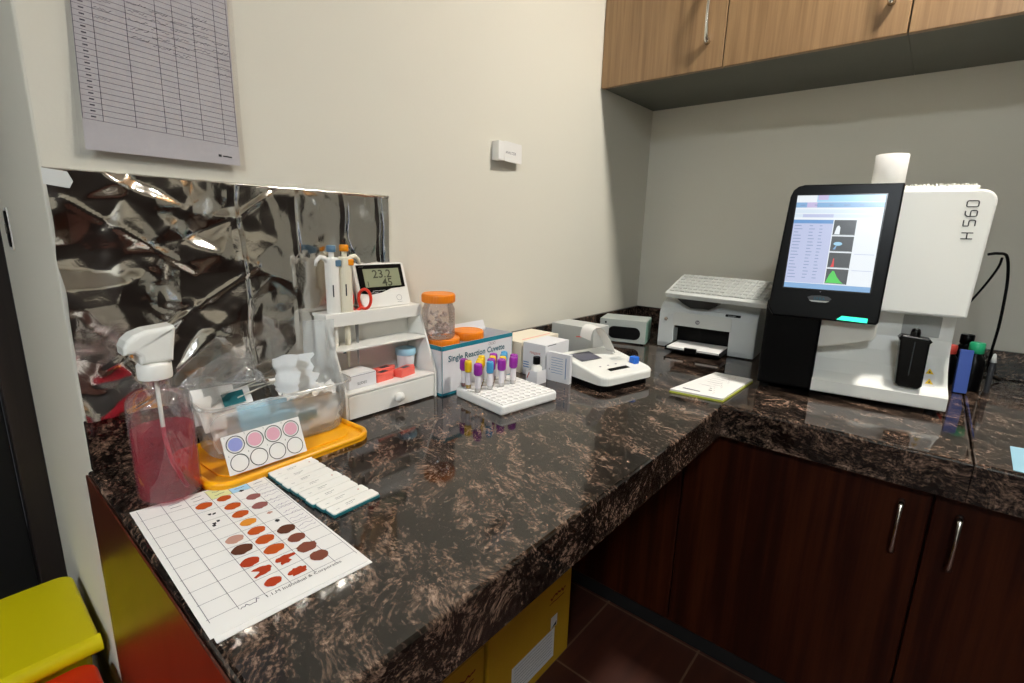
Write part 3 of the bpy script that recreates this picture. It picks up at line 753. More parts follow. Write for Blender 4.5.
b.text('SLIDES', .0085, 'ink_dark', FRONT(-.012, -.0262, .008)); b.rect(-.029, .035, .0285, .0295, 'ink', FRONT(0, -.0262, 0)); b.build('carton', t)
b = MB(); b.box(-.03, .036, -.024, .028, .0303, .032, 'paper', .0005); b.build('flap', t)

# ------------------------------------------------------------------ cuvette box and jars
BX0, BX1, BY0, BY1, BH = -1.296, -1.035, -.134, -.030, .124
t = thing('cuvette_box', 'open white box with a teal border and large lettering behind the tube rack', 'box', ((BX0+BX1)/2, (BY0+BY1)/2, CT))
hw, hd_ = (BX1-BX0)/2, (BY1-BY0)/2; th = .0016
b = MB()
b.box(-hw, hw, -hd_, -hd_+th, 0, BH, 'box_white'); b.box(-hw, hw, hd_-th, hd_, 0, BH, 'box_white'); b.box(-hw, -hw+th, -hd_, hd_, 0, BH, 'box_white'); b.box(hw-th, hw, -hd_, hd_, 0, BH, 'box_white'); b.box(-hw, hw, -hd_, hd_, 0, th, 'box_white')
X = FRONT(-hw, -hd_-.0003, 0); w2 = 2*hw
b.rect(0, w2, BH-.011, BH, 'teal', X); b.rect(0, w2, 0, .006, 'teal', X); b.rect(0, .0016, 0, BH, 'teal', X); b.rect(w2-.0016, w2, 0, BH, 'teal', X)
b.text('Single Reaction Cuvette', .0215, 'ink_teal', X @ Matrix.Translation((.02, .083, .0002)))
for q in range(3): b.ring(.003, .0038, 'ink', X, .0002, 14, .168+.009*q, .106)
b.text('H 560', .007, 'ink', X @ Matrix.Translation((.02, .07, .0002))) if False else None
Xl = frame((-hw-.0003, hd_, 0), (0, -1, 0), (0, 0, 1)); b.rect(0, 2*hd_, BH-.011, BH, 'teal', Xl); b.rect(0, 2*hd_, 0, .006, 'teal', Xl); b.squig(.03, .07, .095, .001, .001, 'ink', Xl, .0002)
b.build('carton', t)
MB().box(-hw+.004, hw-.004, 0, .0014, 0, .028, 'box_white', 0, Matrix.Translation((0, hd_-.006, BH-.004)) @ Matrix.Rotation(R(-24), 4, 'X')).build('flap', t)
def jar(x, y, z, h, r, lab, lid_h=.022, label=False):
    t = thing('jar', lab, 'jar', (x, y, z))
    MB().lathe([(r*.9, 0), (r, .005), (r, h*.78), (r*.88, h*.88), (r*.84, h)], 'jarp', 30, None, True, (True, False)).build('jar_body', t)
    b = MB(); q = r*1.0
    b.lathe([(q, h-.004), (q*1.02, h-.002), (q*1.02, h+lid_h-.006), (q*.97, h+lid_h-.003), (q*.93, h+lid_h-.003), (q*.9, h+lid_h-.004)], 'orange_lid', 36)
    for i in range(36):
        a = 2*PI*i/36; b.box(q*1.015, q*1.035, -.0012, .0012, h-.002, h+lid_h-.007, 'orange_lid', 0, Matrix.Rotation(a, 4, 'Z'))
    b.build('lid', t)
    return t
JB = CT+th+.0002
j1 = jar(-1.247, -.085, JB, .117, .040, 'orange lidded jar inside the white box under the tall jar', .019)
j2 = jar(-1.158, -.082, JB, .120, .041, 'orange lidded jar inside the white box to the right of the tall jar', .021)
JZ = JB+.117+.019-.0038
j3 = jar(-1.258, -.080, JZ, .094, .040, 'tall clear jar with an orange lid standing on another jar in the white box', .020)
b = MB(); b.poly([(math.cos(a)*.0403, math.sin(a)*.0403, z) for a, z in ((R(-50), .022), (R(-38), .022), (R(-38), .066), (R(-50), .066))], 'red'); b.build('label_strip', j3)['label'] = 'narrow red label strip'
b = MB()
for i in range(46):
    a = random.uniform(0, 2*PI); rr = .031*math.sqrt(random.random()); z = random.uniform(.008, .068)
    d = Vector((random.uniform(-1, 1), random.uniform(-1, 1), random.uniform(-.6, .6))).normalized()*.011
    p = Vector((rr*math.cos(a)*.8, rr*math.sin(a)*.8, z)); b.tube([p-d*.6, p, p+d*.6], [.0022, .003, .0034], 'cuv', 6)
o = b.build('cuvette_pile', j3); o['kind'] = 'stuff'; o['label'] = 'loose clear cuvettes filling the jar'

# ------------------------------------------------------------------ tube rack and tubes
RC = Vector((-1.196, -.254, CT)); RR = R(-8); RW, RD, RH = .178, .172, .026
t = thing('tube_rack', 'white foam tube rack with rows of holes, half filled with capped tubes', 'rack', RC, RR)
b = MB(); NXr, NYr = 9, 9; px, py = .0184, .0184; hr = .0072
b.box(-RW/2, RW/2, -RD/2, RD/2, 0, RH-.002, 'foam', .006, None, 3)
x0, y0 = -px*(NXr-1)/2, -py*(NYr-1)/2
for i in range(NXr):
    for j in range(NYr):
        cx, cy = x0+px*i, y0+py*j; n = 16
        out = []
        for k in range(n):
            a = 2*PI*k/n+PI/4; c_, s_ = math.cos(a), math.sin(a); q = max(abs(c_), abs(s_)); out.append((cx+c_/q*px/2, cy+s_/q*py/2, RH))
        inn = [(cx+hr*math.cos(2*PI*k/n+PI/4), cy+hr*math.sin(2*PI*k/n+PI/4), RH) for k in range(n)]
        low = [(p[0], p[1], RH-.0017) for p in inn]
        b.add(out+inn, [(k, (k+1) % n, n+(k+1) % n, n+k) for k in range(n)], 'foam')
        b.add(inn+low, [(k, (k+1) % n, n+(k+1) % n, n+k) for k in range(n)], 'hole'); b.add(low, [list(range(n))], 'hole')
e0, e1 = px*NXr/2, py*NYr/2
b.add([(-e0, -e1, RH), (e0, -e1, RH), (e0, e1, RH), (-e0, e1, RH), (-e0, -e1, RH-.003), (e0, -e1, RH-.003), (e0, e1, RH-.003), (-e0, e1, RH-.003)], [(4, 5, 1, 0), (5, 6, 2, 1), (6, 7, 3, 2), (7, 4, 0, 3)], 'foam')
b.build('foam_block', t)
TUBES = [  # i, j, cap, fill, place words
 (0, 5, 'purple', 'label', 'purple capped tube nearest the front left corner of the rack'),
 (1, 6, 'yellow', 'serum', 'yellow capped tube just right of the nearest purple tube'),
 (2, 5, 'blue_cap', 'label', 'light blue capped tube nearest the front, left of the middle of the tubes'),
 (3, 6, 'purple', 'pale_pink', 'purple capped tube with a pink sample just right of the front light blue tube'),
 (4, 5, 'purple', 'label', 'purple capped tube second to the right of the front light blue tube'),
 (5, 6, 'yellow', 'serum', 'yellow capped tube with a deep gold sample toward the right of the tubes'),
 (6, 5, 'purple', 'label', 'purple capped tube second from the right end of the tubes'),
 (7, 6, 'purple', 'label', 'purple capped tube at the far right end of the tubes'),
 (0, 7, 'yellow', 'serum', 'yellow capped tube at the left edge of the rack behind the nearest purple one'),
 (0, 8, 'purple', 'blood', 'purple capped tube farthest back at the left edge of the rack'),
 (2, 7, 'yellow', 'serum', 'yellow capped tube right behind the front light blue tube'),
 (3, 8, 'yellow', 'serum', 'yellow capped tube in the back row, left of the middle'),
 (4, 7, 'yellow', 'serum', 'yellow capped tube behind the front purple pair'),
 (5, 8, 'purple', 'blood', 'purple capped tube in the middle of the back row'),
 (6, 7, 'blue_cap', 'label', 'light blue capped tube behind the gold yellow tube'),
 (7, 8, 'blue_cap', 'label', 'light blue capped tube at the right end of the back row'),
]
def tube_thing(cap, fill):
    t = thing('sample_tube', '', 'tube', (0, 0, 0))
    MB().lathe([(.002, 0), (.0060, .002), (.0070, .006), (.0070, .060)], 'glass', 16, None, True, (True, False)).build('glass_tube', t)
    MB().lathe([(.0045, .002), (.0060, .005), (.0060, .022)], fill, 14).build('sample', t)
    MB().lathe([(.00715, .012), (.00715, .042)], 'label', 16, Matrix.Rotation(1.0, 4, 'Z'), True, (False, False)).build('paper_label', t)
    b = MB(); r = .0097 if cap == 'purple' else .0083
    b.lathe([(.0073, .043), (r, .045), (r, .068), (r*.9, .0705), (r*.45, .0705), (r*.4, .0685)], cap, 20)
    for i in range(16): b.box(r*.99, r*1.05, -.0006, .0006, .047, .066, cap, 0, Matrix.Rotation(2*PI*i/16, 4, 'Z'))
    b.build('cap', t)
    return t
protos = {}
for i, j, cap, fill, lab in TUBES:
    if (cap, fill) not in protos: o = protos[(cap, fill)] = tube_thing(cap, fill)
    else: o = copy_tree(protos[(cap, fill)])
    p = Matrix.Translation(RC) @ Matrix.Rotation(RR, 4, 'Z') @ Vector((x0+px*i, y0+py*j, RH-.0015))
    o.location = p; o.rotation_euler = (R(random.uniform(-.8, .8)), R(random.uniform(-.8, .8)), random.uniform(0, 6)); o['label'] = lab; o['group'] = 'capped blood tubes in the foam rack'

# ------------------------------------------------------------------ small cartons
def carton(name, lab, x0, x1, y0, y1, h, m, fn=None, rz=0):
    t = thing(name, lab, 'box', ((x0+x1)/2, (y0+y1)/2, CT), rz); a, c = (x1-x0)/2, (y1-y0)/2
    b = MB(); b.box(-a, a, -c, c, 0, h, m, .001)
    if fn: fn(b, a, c, h)
    b.build('carton', t); return t, a, c
def f1(b, a, c, h):
    X = frame((-a-.0003, c, 0), (0, -1, 0), (0, 0, 1)); b.text('reagent', .0125, 'ink_red', X @ Matrix.Translation((.024, h-.03, 0)))
    for q in range(3): b.rect(.002, .022, .022+.007*q, .025+.007*q, 'ink_blue', X)
    X = FRONT(-a, -c-.0003, 0); b.rect(.01, .05, h-.004, h-.002, 'ink_dark', X); b.squig(.01, .06, .012, .0005, .001, 'ink_red', X)
t, a, c_ = carton('reagent_box', 'white reagent carton with a red printed word behind the small dropper carton', -1.0, -.885, -.224, -.146, .095, 'box_white', f1)
def f2(b, a, c, h):
    X = Matrix.Translation((0, 0, h+.0002)); b.line((-a+.03, -c+.02), (a-.02, -c+.02), .004, 'red_soft', X); b.line((-a+.01, c-.012), (-a+.06, c-.018), .003, 'red_soft', X)
carton('reagent_box', 'cream topped carton with a coral stripe against the upstand', -1.0, -.815, -.138, -.030, .090, 'box_cream', f2)
def f3(b, a, c, h):
    X = frame((-a-.0003, c, 0), (0, -1, 0), (0, 0, 1)); b.line((.10, h-.035), (.135, h-.03), .004, 'red_soft', X)
carton('grey_box', 'pale grey box behind the small white analyser and its paper strip', -.70, -.60, -.195, -.030, .097, 'grey_lt', f3)
# open carton with dropper bottle
t = thing('dropper_carton', 'tiny open white carton holding a dropper bottle beside the foam rack', 'box', (-1.038, -.224, CT), R(-4))
b = MB(); q = .0195; hh = .036
for (u0, u1, v0, v1) in ((-q, q, -q, -q+.001), (-q, q, q-.001, q), (-q, -q+.001, -q, q), (q-.001, q, -q, q)): b.box(u0, u1, v0, v1, 0, hh, 'box_white')
b.box(-q, q, -q, q, 0, .001, 'box_white'); b.line((.004, .012), (.012, .030), .003, 'ink_red', frame((-q-.0002, q, 0), (0, -1, 0), (0, 0, 1))); b.build('carton', t)
t = thing('dropper_bottle', 'white dropper bottle with a black cap standing in the tiny open carton', 'bottle', (-1.038, -.224, CT+.0012))
MB().lathe([(.014, 0), (.0145, .003), (.0145, .042), (.008, .048), (.007, .052)], 'white', 22).build('bottle', t)
MB().lathe([(.0095, .050), (.010, .051), (.0098, .069), (.009, .070)], 'black', 20).build('cap', t)
# leaflet carton
t = thing('leaflet_carton', 'slim white carton with blue printed lines leaning on the small analyser', 'box', (-.990, -.264, CT), 0)
X = frame((-.006, .036, 0), (.002, -.073, 0), (0, 0, 1))
b = MB(); b.prism(rrect(.074, .080, .001, 2, .037, .040), -.011, 0, 'box_white', 0, X)
for q in range(7): b.squig(.014, .052, .066-.007*q, .0006, .0012, 'ink_blue', X, .0004, 10)
b.rect(.060, .0625, .012, .07, 'ink_blue', X, .0004); b.rect(.008, .010, .03, .034, 'ink_dark', X, .0004); b.build('carton', t)

# ------------------------------------------------------------------ small white analyser
DA = R(-14)
t = thing('coagulation_analyser', 'small white benchtop analyser with a grey screen and a curling paper strip', 'analyser', (-1.0, -.410, CT), DA)
DW, DD = .200, .182
MB().prism(rrect(DW-.02, DD-.02, .02, 4, DW/2, DD/2), 0, .020, 'black').build('base', t)
def tilt(co): return Vector((co.x, co.y, co.z+(co.z-.018)/.022*.030*(co.y/DD)))
b = MB(); b.prism(rrect(DW, DD, .028, 6, DW/2, DD/2), .018, .040, 'white_gloss', .006, None, 3, tilt); b.build('housing', t)
def top(x, y, e=.0008): return (x, y, .040+.030*y/DD+e)
def tq(mb, x0, x1, y0, y1, m, e=.0008): mb.add([top(x0, y0, e), top(x1, y0, e), top(x1, y1, e), top(x0, y1, e)], [(0, 1, 2, 3)], m)
b = MB(); tq(b, .022, .100, .105, .160, 'dkgrey'); tq(b, .026, .096, .109, .156, mat('lcd_violet_grey', '5a5a68', .2), .0011); b.build('screen', t)
b = MB(); tq(b, .055, .130, .030, .044, 'black'); b.build('sample_slot', t)
b = MB(); tq(b, .12, .16, .08, .1, 'grey_lt'); 
for q in range(3): tq(b, .045+.03*q, .052+.03*q, .06, .064, 'ink')
b.build('keypad', t)
b = MB(); b.prism(rrect(.022, .022, .005, 4, .172, .052), .047, .066, 'blue', .003); b.build('knob', t)['label'] = 'blue square knob'
# paper strip
b = MB(); path = [(.160, .064), (.150, .084), (.134, .106), (.118, .124), (.106, .137), (.092, .145), (.076, .146), (.064, .139), (.058, .126), (.057, .112)]
vs = []
for x, z in path: vs += [(x, .112, z), (x+.014, .168, z)]
b.add(vs, [(2*i, 2*i+1, 2*i+3, 2*i+2) for i in range(len(path)-1)], 'paper', None, True); b.add([(x, y, z-.0006) for x, y, z in vs], [(2*i, 2*i+2, 2*i+3, 2*i+1) for i in range(len(path)-1)], 'paper', None, True)
b.build('paper_strip', t)['label'] = 'white paper strip curling out of the top'

# ------------------------------------------------------------------ grey metal box with dark oval
ang = R(-73)      # front runs from back-left to front-right
t = thing('power_stabiliser', 'pale grey metal box with a black oval opening and a sea green side', 'box', (-.453, -.074, CT), ang)
GW, GD, GH = .172, .125, .089
b = MB(); b.box(0, GW-.002, .004, GD, .004, GH, 'metal_box', .002); b.build('case', t)
b = MB(); b.prism(rrect(.118, .046, .022, 8, .092, .040), -.001, .0008, 'black_matt', 0, FRONT(0, .004, 0)); b.ring(0.0, .004, 'black', FRONT(0, .0034, 0), .0004, 10, .022, .075); b.build('oval_panel', t)
MB().box(GW-.002, GW, .006, GD-.002, .005, GH-.003, 'green_side', .0006).build('side_panel', t)
b = MB()
for fx in (.012, GW-.014):
    for fy in (.014, GD-.012): b.cyl(.006, 0, .005, 'black_matt', Matrix.Translation((fx, fy, 0)), 12)
b.build('feet', t)

# ------------------------------------------------------------------ printer
PO = (-.367, -.269, CT); PA = math.atan2(-.321, .024)
t = thing('printer', 'silver grey laser printer with an open black paper tray in the corner', 'printer', PO, PA)
PW = .324
side = [(0.004, .004), (0, .02), (0, .125), (.008, .145), (.026, .160), (.06, .170), (.19, .176), (.215, .16), (.22, .01), (.215, .004)]
SX = lambda x: frame((x, 0, 0), (0, 1, 0), (0, 0, 1))
b = MB(); b.prism(side, 0, .054, 'silver', .004, SX(0)); b.prism(side, 0, .082, 'silver', .004, SX(PW-.082))
upper = [(0.001, .086), (0, .125), (.008, .145), (.026, .160), (.06, .170), (.19, .176), (.215, .16), (.215, .086)]
b.prism(upper, 0, PW-.13, 'silver', 0, SX(.052)); b.build('housing', t)
b = MB(); b.box(.054, PW-.082, .05, .215, .01, .086, 'black'); b.box(.054, PW-.082, .012, .05, .076, .086, 'black'); b.build('paper_cavity', t)
b = MB(); b.prism(rrect(.196, .048, .012, 4, .148, .110, (0, .012, .012, 0)), 0, .002, 'grey_lt', .001, FRONT(0, 0, 0))
b.ring(0, .0075, 'ink', FRONT(0, 0, 0), .0024, 20, .135, .105); b.text('hp', .009, 'white', FRONT(.1315, -.0027, .1025)); b.build('front_panel', t)
b = MB(); X = frame((.222, .0055, .1395), (1, 0, 0), (0, .37, .93)); b.prism(rrect(.048, .0085, .002, 3, .024, 0), .0002, .0014, 'black', 0, X); b.text('LaserJet', .0075, 'grey_lt', X @ Matrix.Translation((.008, -.0027, .0018))); b.build('name_plate', t)
MB().lathe([(.007, 0), (.0068, .002), (.005, .003)], 'chrome', 20, FRONT(.024, 0, .105)).build('power_button', t)
b = MB(); b.box(.056, .240, -.088, .05, .012, .018, 'black', .002); b.box(.056, .060, -.085, .05, .018, .026, 'black', .001); b.box(.236, .240, -.085, .05, .018, .026, 'black', .001)
b.box(.125, .165, -.096, -.086, .012, .030, 'black', .002); b.build('output_tray', t)
b = MB(); b.prism([(.060, .0), (.200, .0), (.196, -.012), (.170, -.027), (.110, -.029), (.080, -.014)], -.03, .012, 'black_gloss', .001, FRONT(0, -.002, .182)); b.build('top_flap', t)
Xp = Matrix.Translation(PO) @ Matrix.Rotation(PA, 4, 'Z')
tag(MB().prism([(-.086, -.070), (.086, -.070), (.086, .062), (-.086, .062)], 0, .006, 'paper').build('paper_stack', None, Xp @ Vector((.148, -.012, .0185)), PA), 'white paper stack lying in the black printer tray', 'paper')
# keyboard resting on printer
KA = PA-R(9)
t = thing('keyboard', 'pale grey computer keyboard resting tilted on top of the printer', 'keyboard', Xp @ Vector((.014, -.006, .184)), KA)
KX = Matrix.Rotation(R(24), 4, 'X')
b = MB(); b.prism(rrect(.345, .150, .008, 4, .1725, .075), .0, .016, 'grey_lt', .003, KX); b.build('case', t)
b = MB()
for r in range(6):
    xx = .012
    while xx < .330:
        w = .0165 if not (r == 0 and .09 < xx < .10) else .1
        b.box(xx, min(xx+w, .335), .018+.0208*r, .018+.0208*r+.0172, .016, .0205, 'grey', .0015, KX, 1); xx += w+.0022
b.build('keycaps', t)
b = MB(); b.box(.02, .06, .128, .144, -.028, .002, 'black', .001, KX); b.box(.29, .33, .128, .144, -.028, .002, 'black', .001, KX); b.build('rear_foot', t)

# notepad
t = thing('notepad', 'white printed notepad with a yellow green edge lying in front of the printer', 'notepad', (-.73, -.592, CT))
cor = [(-.112, -.062), (.126, -.068), (.124, .034), (-.128, .066)]
b = MB(); b.prism(cor, .004, .009, 'paper'); X = Matrix.Translation((0, 0, .0093))
for q in range(10): b.squig(-.09+.02*q, -.088+.02*q+.012, -.03+.006*(q % 3), .0006, .0006, 'ink', X)
b.rect(-.1, -.092, .0, .045, 'ink', X); b.rect(-.07, -.064, -.02, -.012, 'ink_dark', X); b.rect(-.05, -.046, -.014, -.008, 'ink_dark', X)
for q in range(7): b.squig(-.03+.02*q, -.028+.02*q, 0, .03, .0005, 'ink', X)
b.build('pages', t)
MB().prism([(x*1.01, y*1.02) for x, y in cor], 0, .004, mat('yellow_green_card', 'b9c23c', .6)).build('cover', t)

# ------------------------------------------------------------------ big analyser
HO = Vector((-.623, -.804, CT)); HA = math.atan2(-.269, .037)
t = thing('haematology_analyser', 'large white and black blood analyser with a lit touch screen', 'analyser', HO, HA)
prof = [(.002, .015), (0, .019), (0, .046), (.006, .052), (.03, .066), (.06, .095), (.08, .128), (.090, .165), (.094, .245), (.38, .245), (.38, .015)]
b = MB(); b.prism(prof, .0, .272, 'white_gloss', 0, SX(0)); b.build('base_housing', t)
def lean(co):        # local (x, z, depth) -> real
    x, z, d = co
    return Vector((x+.05*max(0, z-.24)*(x > .2)*(1-d), (.016+.11*(z-.232))*(1-d)+.38*d, z))
b = MB(); out = rrect(.276, .284, .022, 6, .138, .374, (.006, .03, .004, .004))
bb = bmesh.new(); n = len(out)
f0 = [bb.verts.new(lean((x, z, 0))) for x, z in out]; f1_ = [bb.verts.new(lean((x, z, 1))) for x, z in out]
ff = bb.faces.new(f0); bb.faces.new(f1_[::-1])
for i in range(n): bb.faces.new((f0[(i+1) % n], f0[i], f1_[i], f1_[(i+1) % n]))
bmesh.ops.recalc_face_normals(bb, faces=bb.faces[:]); bmesh.ops.bevel(bb, geom=list(ff.edges), offset=.006, segments=3, affect='EDGES', profile=.5)
b.bm(bb, 'white_gloss'); b.build('upper_housing', t)
b = MB(); b.prism(rrect(.128, .225, .004, 3, -.063, .1275), 0, .36, 'black', .006, frame((0, .36, 0), (1, 0, 0), (0, 0, 1)), 3); b.build('side_column', t)
b = MB(); b.prism(rrect(.118, .24, .01, 3, -.052, .33), 0, .30, 'black', 0, frame((0, .37, 0), (1, 0, 0), (0, 0, 1))); b.build('rear_shell', t)
b = MB(); b.prism([(-.002, .128), (.03, .135), (.112, .160), (.117, .170), (.117, .205), (-.002, .205)], -.1, -.012, 'offwhite', .003, FRONT(0, 0, 0)); b.build('neck_block', t)
# screen panel, leaning back
PT = R(8.5)
Xs = frame((0, -.032, .205), (1, 0, 0), (0, math.sin(PT), math.cos(PT)))
b = MB(); out = [(-.122, .02), (-.108, 0), (.11, .0), (.114, .006), (.119, .327), (.117, .329), (-.080, .329), (-.094, .325), (-.104, .316), (-.109, .300)]
b.prism(out, -.040, 0, 'black', .004, Xs, 2); b.build('screen_panel', t)
Xg = Xs
b = MB(); S0, S1, T0, T1 = -.093, .087, .074, .302
def sq(a0, a1, c0, c1, m, e=.0008):
    f = lambda a: S0+(S1-S0)*a; g = lambda c: T1-(T1-T0)*c
    b.rect(f(a0), f(a1), g(c1), g(c0), SC[m], Xg, e)
b.rect(S0-.003, S1+.003, T0-.003, T1+.003, 'black_gloss', Xg, .0004)
sq(0, 1, 0, 1, 'white'); sq(0, 1, 0, .07, 'cyan', .001); sq(.0, .24, .0, .07, 'white', .0012); sq(.25, .37, .0, .05, 'pink', .0012); sq(0, 1, .075, .13, 'blue', .001); sq(.13, .25, .075, .13, 'pink', .0012)
sq(.0, 1, .15, .19, 'pale', .001); sq(.0, 1, .2, .235, 'pale', .001); sq(.1, .46, .2, .235, 'lav', .0012)
sq(0, .47, .26, .94, 'lav', .001); sq(0, .47, .26, .30, 'blue2', .0012); sq(0, 1, .945, 1, 'blue', .001)
for r in range(17):
    for c0_, w in ((.02, .1), (.2, .08), (.32, .06)): sq(c0_, c0_+w*random.uniform(.5, 1), .32+.035*r, .328+.035*r, 'ink', .0012)
for q, w in enumerate((.06, .04, .05, .07, .05)): sq(.05+.17*q, .05+.17*q+w, .1, .108, 'ink', .0014)
for r in range(4): sq(.48, .73, .26+.172*r, .42+.172*r, 'dark', .001)
def plot(pts, m): 
    f = lambda a: S0+(S1-S0)*a; g = lambda c: T1-(T1-T0)*c
    b.poly([(f(a), g(c)) for a, c in pts], SC[m], Xg, .0013)
plot([(.50, .41), (.56, .41), (.56, .34), (.545, .32), (.53, .32), (.515, .34)], 'white')
plot([(.56+.05*math.cos(a), .51+.02*math.sin(a)) for a in [2*PI*i/14 for i in range(14)]], 'cyan')
plot([(.51, .57), (.54, .57), (.55, .53), (.54, .53)], 'blue')
plot([(.515, .755), (.555, .755), (.55, .70), (.545, .66), (.535, .67), (.53, .72)], 'red')
plot([(.485, .925), (.69, .925), (.65, .90), (.61, .86), (.57, .80), (.55, .795), (.52, .84), (.5, .89)], 'green')
for r in range(4): sq(.485, .72, .415+.172*r, .418+.172*r, 'white', .0012)
for c_ in (.61, .78): sq(.76, .98, c_, c_+.006, 'lav', .0012)
b.build('screen', t)['label'] = 'lit touch screen with table and graphs'
b = MB(); X = Xg @ Matrix.Translation((-.012, .050, .0006))
b.poly([(-.026, .003), (-.018, .007), (0, .009), (.018, .007), (.026, .002), (.019, -.006), (0, -.009), (-.019, -.006)], 'dkgrey', X)
b.poly([(-.022, -.004), (.022, -.004), (.015, -.0075), (-.015, -.0075)], 'grey', X, .0003)
b.text('ERBA', .0105, 'ink_teal', X @ Matrix.Translation((0, -.0025, .0004)), 'CENTER'); b.ring(0, .0016, 'ink', X, .0002, 10, 0, .018); b.build('logo_plate', t)
b = MB(); b.prism([(.030, .004), (.092, .002), (.092, .013), (.040, .014)], 0, .0015, 'led', 0, Xs); b.build('status_light', t)['label'] = 'glowing green status light'
b = MB(); Xt = frame((.243, .0, 0), (0, .148, 1), (-1, 0, 0))
Xt = frame((.257, .016+.11*(.408-.232)-.0008, .408), (0, .11, 1), (-1, 0, 0))
def stroke(pts): 
    for p, q in zip(pts, pts[1:]): b.line(p, q, .0024, 'ink_dark', Xt)
def glyph(ch, x):
    G = dict(H=[[(0, 0), (0, .02)], [(.013, 0), (.013, .02)], [(0, .01), (.013, .01)]], **{'5': [[(.013, .02), (0, .02), (0, .011), (.010, .011), (.013, .009), (.013, .002), (.011, 0), (0, 0)]],
         '6': [[(.012, .02), (.004, .02), (0, .016), (0, .002), (.002, 0), (.011, 0), (.013, .002), (.013, .009), (.011, .011), (0, .011)]], '0': [[(.002, 0), (.011, 0), (.013, .002), (.013, .018), (.011, .02), (.002, .02), (0, .018), (0, .002), (.002, 0)]]})
    for s_ in G[ch]: stroke([(x+p[0], p[1]) for p in s_])
for ch, x in (('H', .0), ('5', .028), ('6', .049), ('0', .070)): glyph(ch, x)
b.build('lettering', t)['label'] = 'H 560 in thin dark letters'
b = MB(); b.prism([(.160, .176), (.166, .184), (.218, .180), (.224, .173), (.220, .168), (.221, .066), (.214, .058), (.178, .060), (.170, .066), (.164, .168)], 0, .030, 'black_gloss', .004, FRONT(0, .03, 0), 3); b.build('probe_cover', t)
b = MB(); b.lathe([(.010, .175), (.010, .190), (.008, .198), (.004, .20)], 'black_gloss', 18, Matrix.Translation((.192, .018, 0))); b.box(.1905, .1925, -.0022, -.0015, .09, .17, 'dkgrey'); b.build('probe_top', t)
b = MB(); b.box(.172, .246, .088, .0935, .172, .222, 'grey', .001); b.build('recess_plate', t)
b = MB()
Xw = frame((.226, .0265, .0635), (1, 0, 0), (0, .05, .06))
b.prism(rrect(.022, .058, .002, 2, .011, .029), -.004, .001, 'paper', 0, Xw)
for yy in (.006, .033):
    b.poly([(.003, yy), (.019, yy), (.011, yy+.015)], 'yellow', Xw, .0014); b.poly([(.009, yy+.003), (.013, yy+.003), (.011, yy+.009)], 'ink_dark', Xw, .0017)
b.build('warning_sticker', t)['label'] = 'sticker with two yellow warning triangles'
b = MB()
for fx in (-.11, .25):
    for fy in (.03, .34): b.cyl(.012, 0, .016, 'black_matt', Matrix.Translation((fx, fy, 0)), 14)
b.build('feet', t)
HX = Matrix.Translation(HO) @ Matrix.Rotation(HA, 4, 'Z')
# roll and tray on top
t = thing('paper_roll', 'white paper roll standing on top of the big analyser', 'roll', HX @ Vector((.092, .125, .5162)))
b = MB(); b.lathe([(.033, 0), (.034, .001), (.034, .088), (.033, .089)], 'paper', 30, None, True, (True, False)); b.lathe([(.033, .089), (.010, .0885)], 'paper', 30, None, False, (False, False)); b.lathe([(.010, .0885), (.010, .02)], 'box_cream', 20, None, True, (False, True)); b.build('roll', t)
t = thing('slide_rack', 'long flat white rack lying along the top of the big analyser', 'rack', HX @ Vector((.125, .10, .5162)), HA)
b = MB(); b.box(0, .138, 0, .10, 0, .012, 'white', .002)
for q in range(17): b.box(.004+.0078*q, .008+.0078*q, .004, .096, .012, .0155+.001*(q % 3), 'white', .0005)
b.build('tray', t)
# cables
def cable(pts, lab, r=.0035):
    pts = [Vector(p) for p in pts]; P = []
    for i in range(len(pts)-1):
        p0, p1, p2, p3 = pts[max(i-1, 0)], pts[i], pts[i+1], pts[min(i+2, len(pts)-1)]
        for k in range(8):
            s_ = k/8; P.append(.5*((2*p1)+(p2-p0)*s_+(2*p0-5*p1+4*p2-p3)*s_**2+(3*p1-p0-3*p2+p3)*s_**3))
    P.append(pts[-1]); tag(MB().tube(P, r, 'black_matt', 8).build('cable'), lab, 'cable')
cable([(-.303, -1.100, 1.172), (-.290, -1.118, 1.175), (-.26, -1.138, 1.168), (-.24, -1.150, 1.12), (-.235, -1.155, 1.06), (-.22, -1.158, .98), (-.17, -1.16, .90), (-.10, -1.17, .83), (-.06, -1.2, .8036)], 'black cable arching from the analyser side down to the counter')
cable([(-.26, -1.130, 1.164), (-.25, -1.128, 1.14), (-.24, -1.115, 1.10), (-.235, -1.098, 1.06), (-.22, -1.08, 1.02), (-.18, -1.05, .96), (-.12, -1.02, .85), (-.10, -1.0, .8035)], 'thin black cable curving back behind the big analyser', .0028)

# bottles right of the analyser
t = thing('reagent_bottle', 'dark bottle with a green cap in the shade right of the big analyser', 'bottle', (-.235, -1.125, CT))
MB().lathe([(.022, 0), (.024, .004), (.024, .085), (.014, .10), (.013, .108)], 'black', 22).build('bottle', t); MB().lathe([(.016, .105), (.017, .107), (.017, .132), (.015, .134)], 'green', 22).build('cap', t)
t = thing('reagent_bottle', 'dark bottle with a red cap tucked beside the big analyser', 'bottle', (-.205, -1.071, CT))
MB().lathe([(.022, 0), (.024, .004), (.024, .075), (.014, .088), (.013, .092)], 'black', 22).build('bottle', t); MB().lathe([(.016, .090), (.017, .092), (.017, .113), (.015, .115)], 'red_cap', 22).build('cap', t)
t = thing('reagent_bottle', 'dark bottle with a black cap behind the green capped bottle', 'bottle', (-.165, -1.105, CT))
MB().lathe([(.022, 0), (.024, .004), (.024, .10), (.014, .115), (.013, .12)], 'black', 22).build('bottle', t); MB().lathe([(.015, .118), (.016, .12), (.016, .142), (.014, .144)], 'black', 22).build('cap', t)
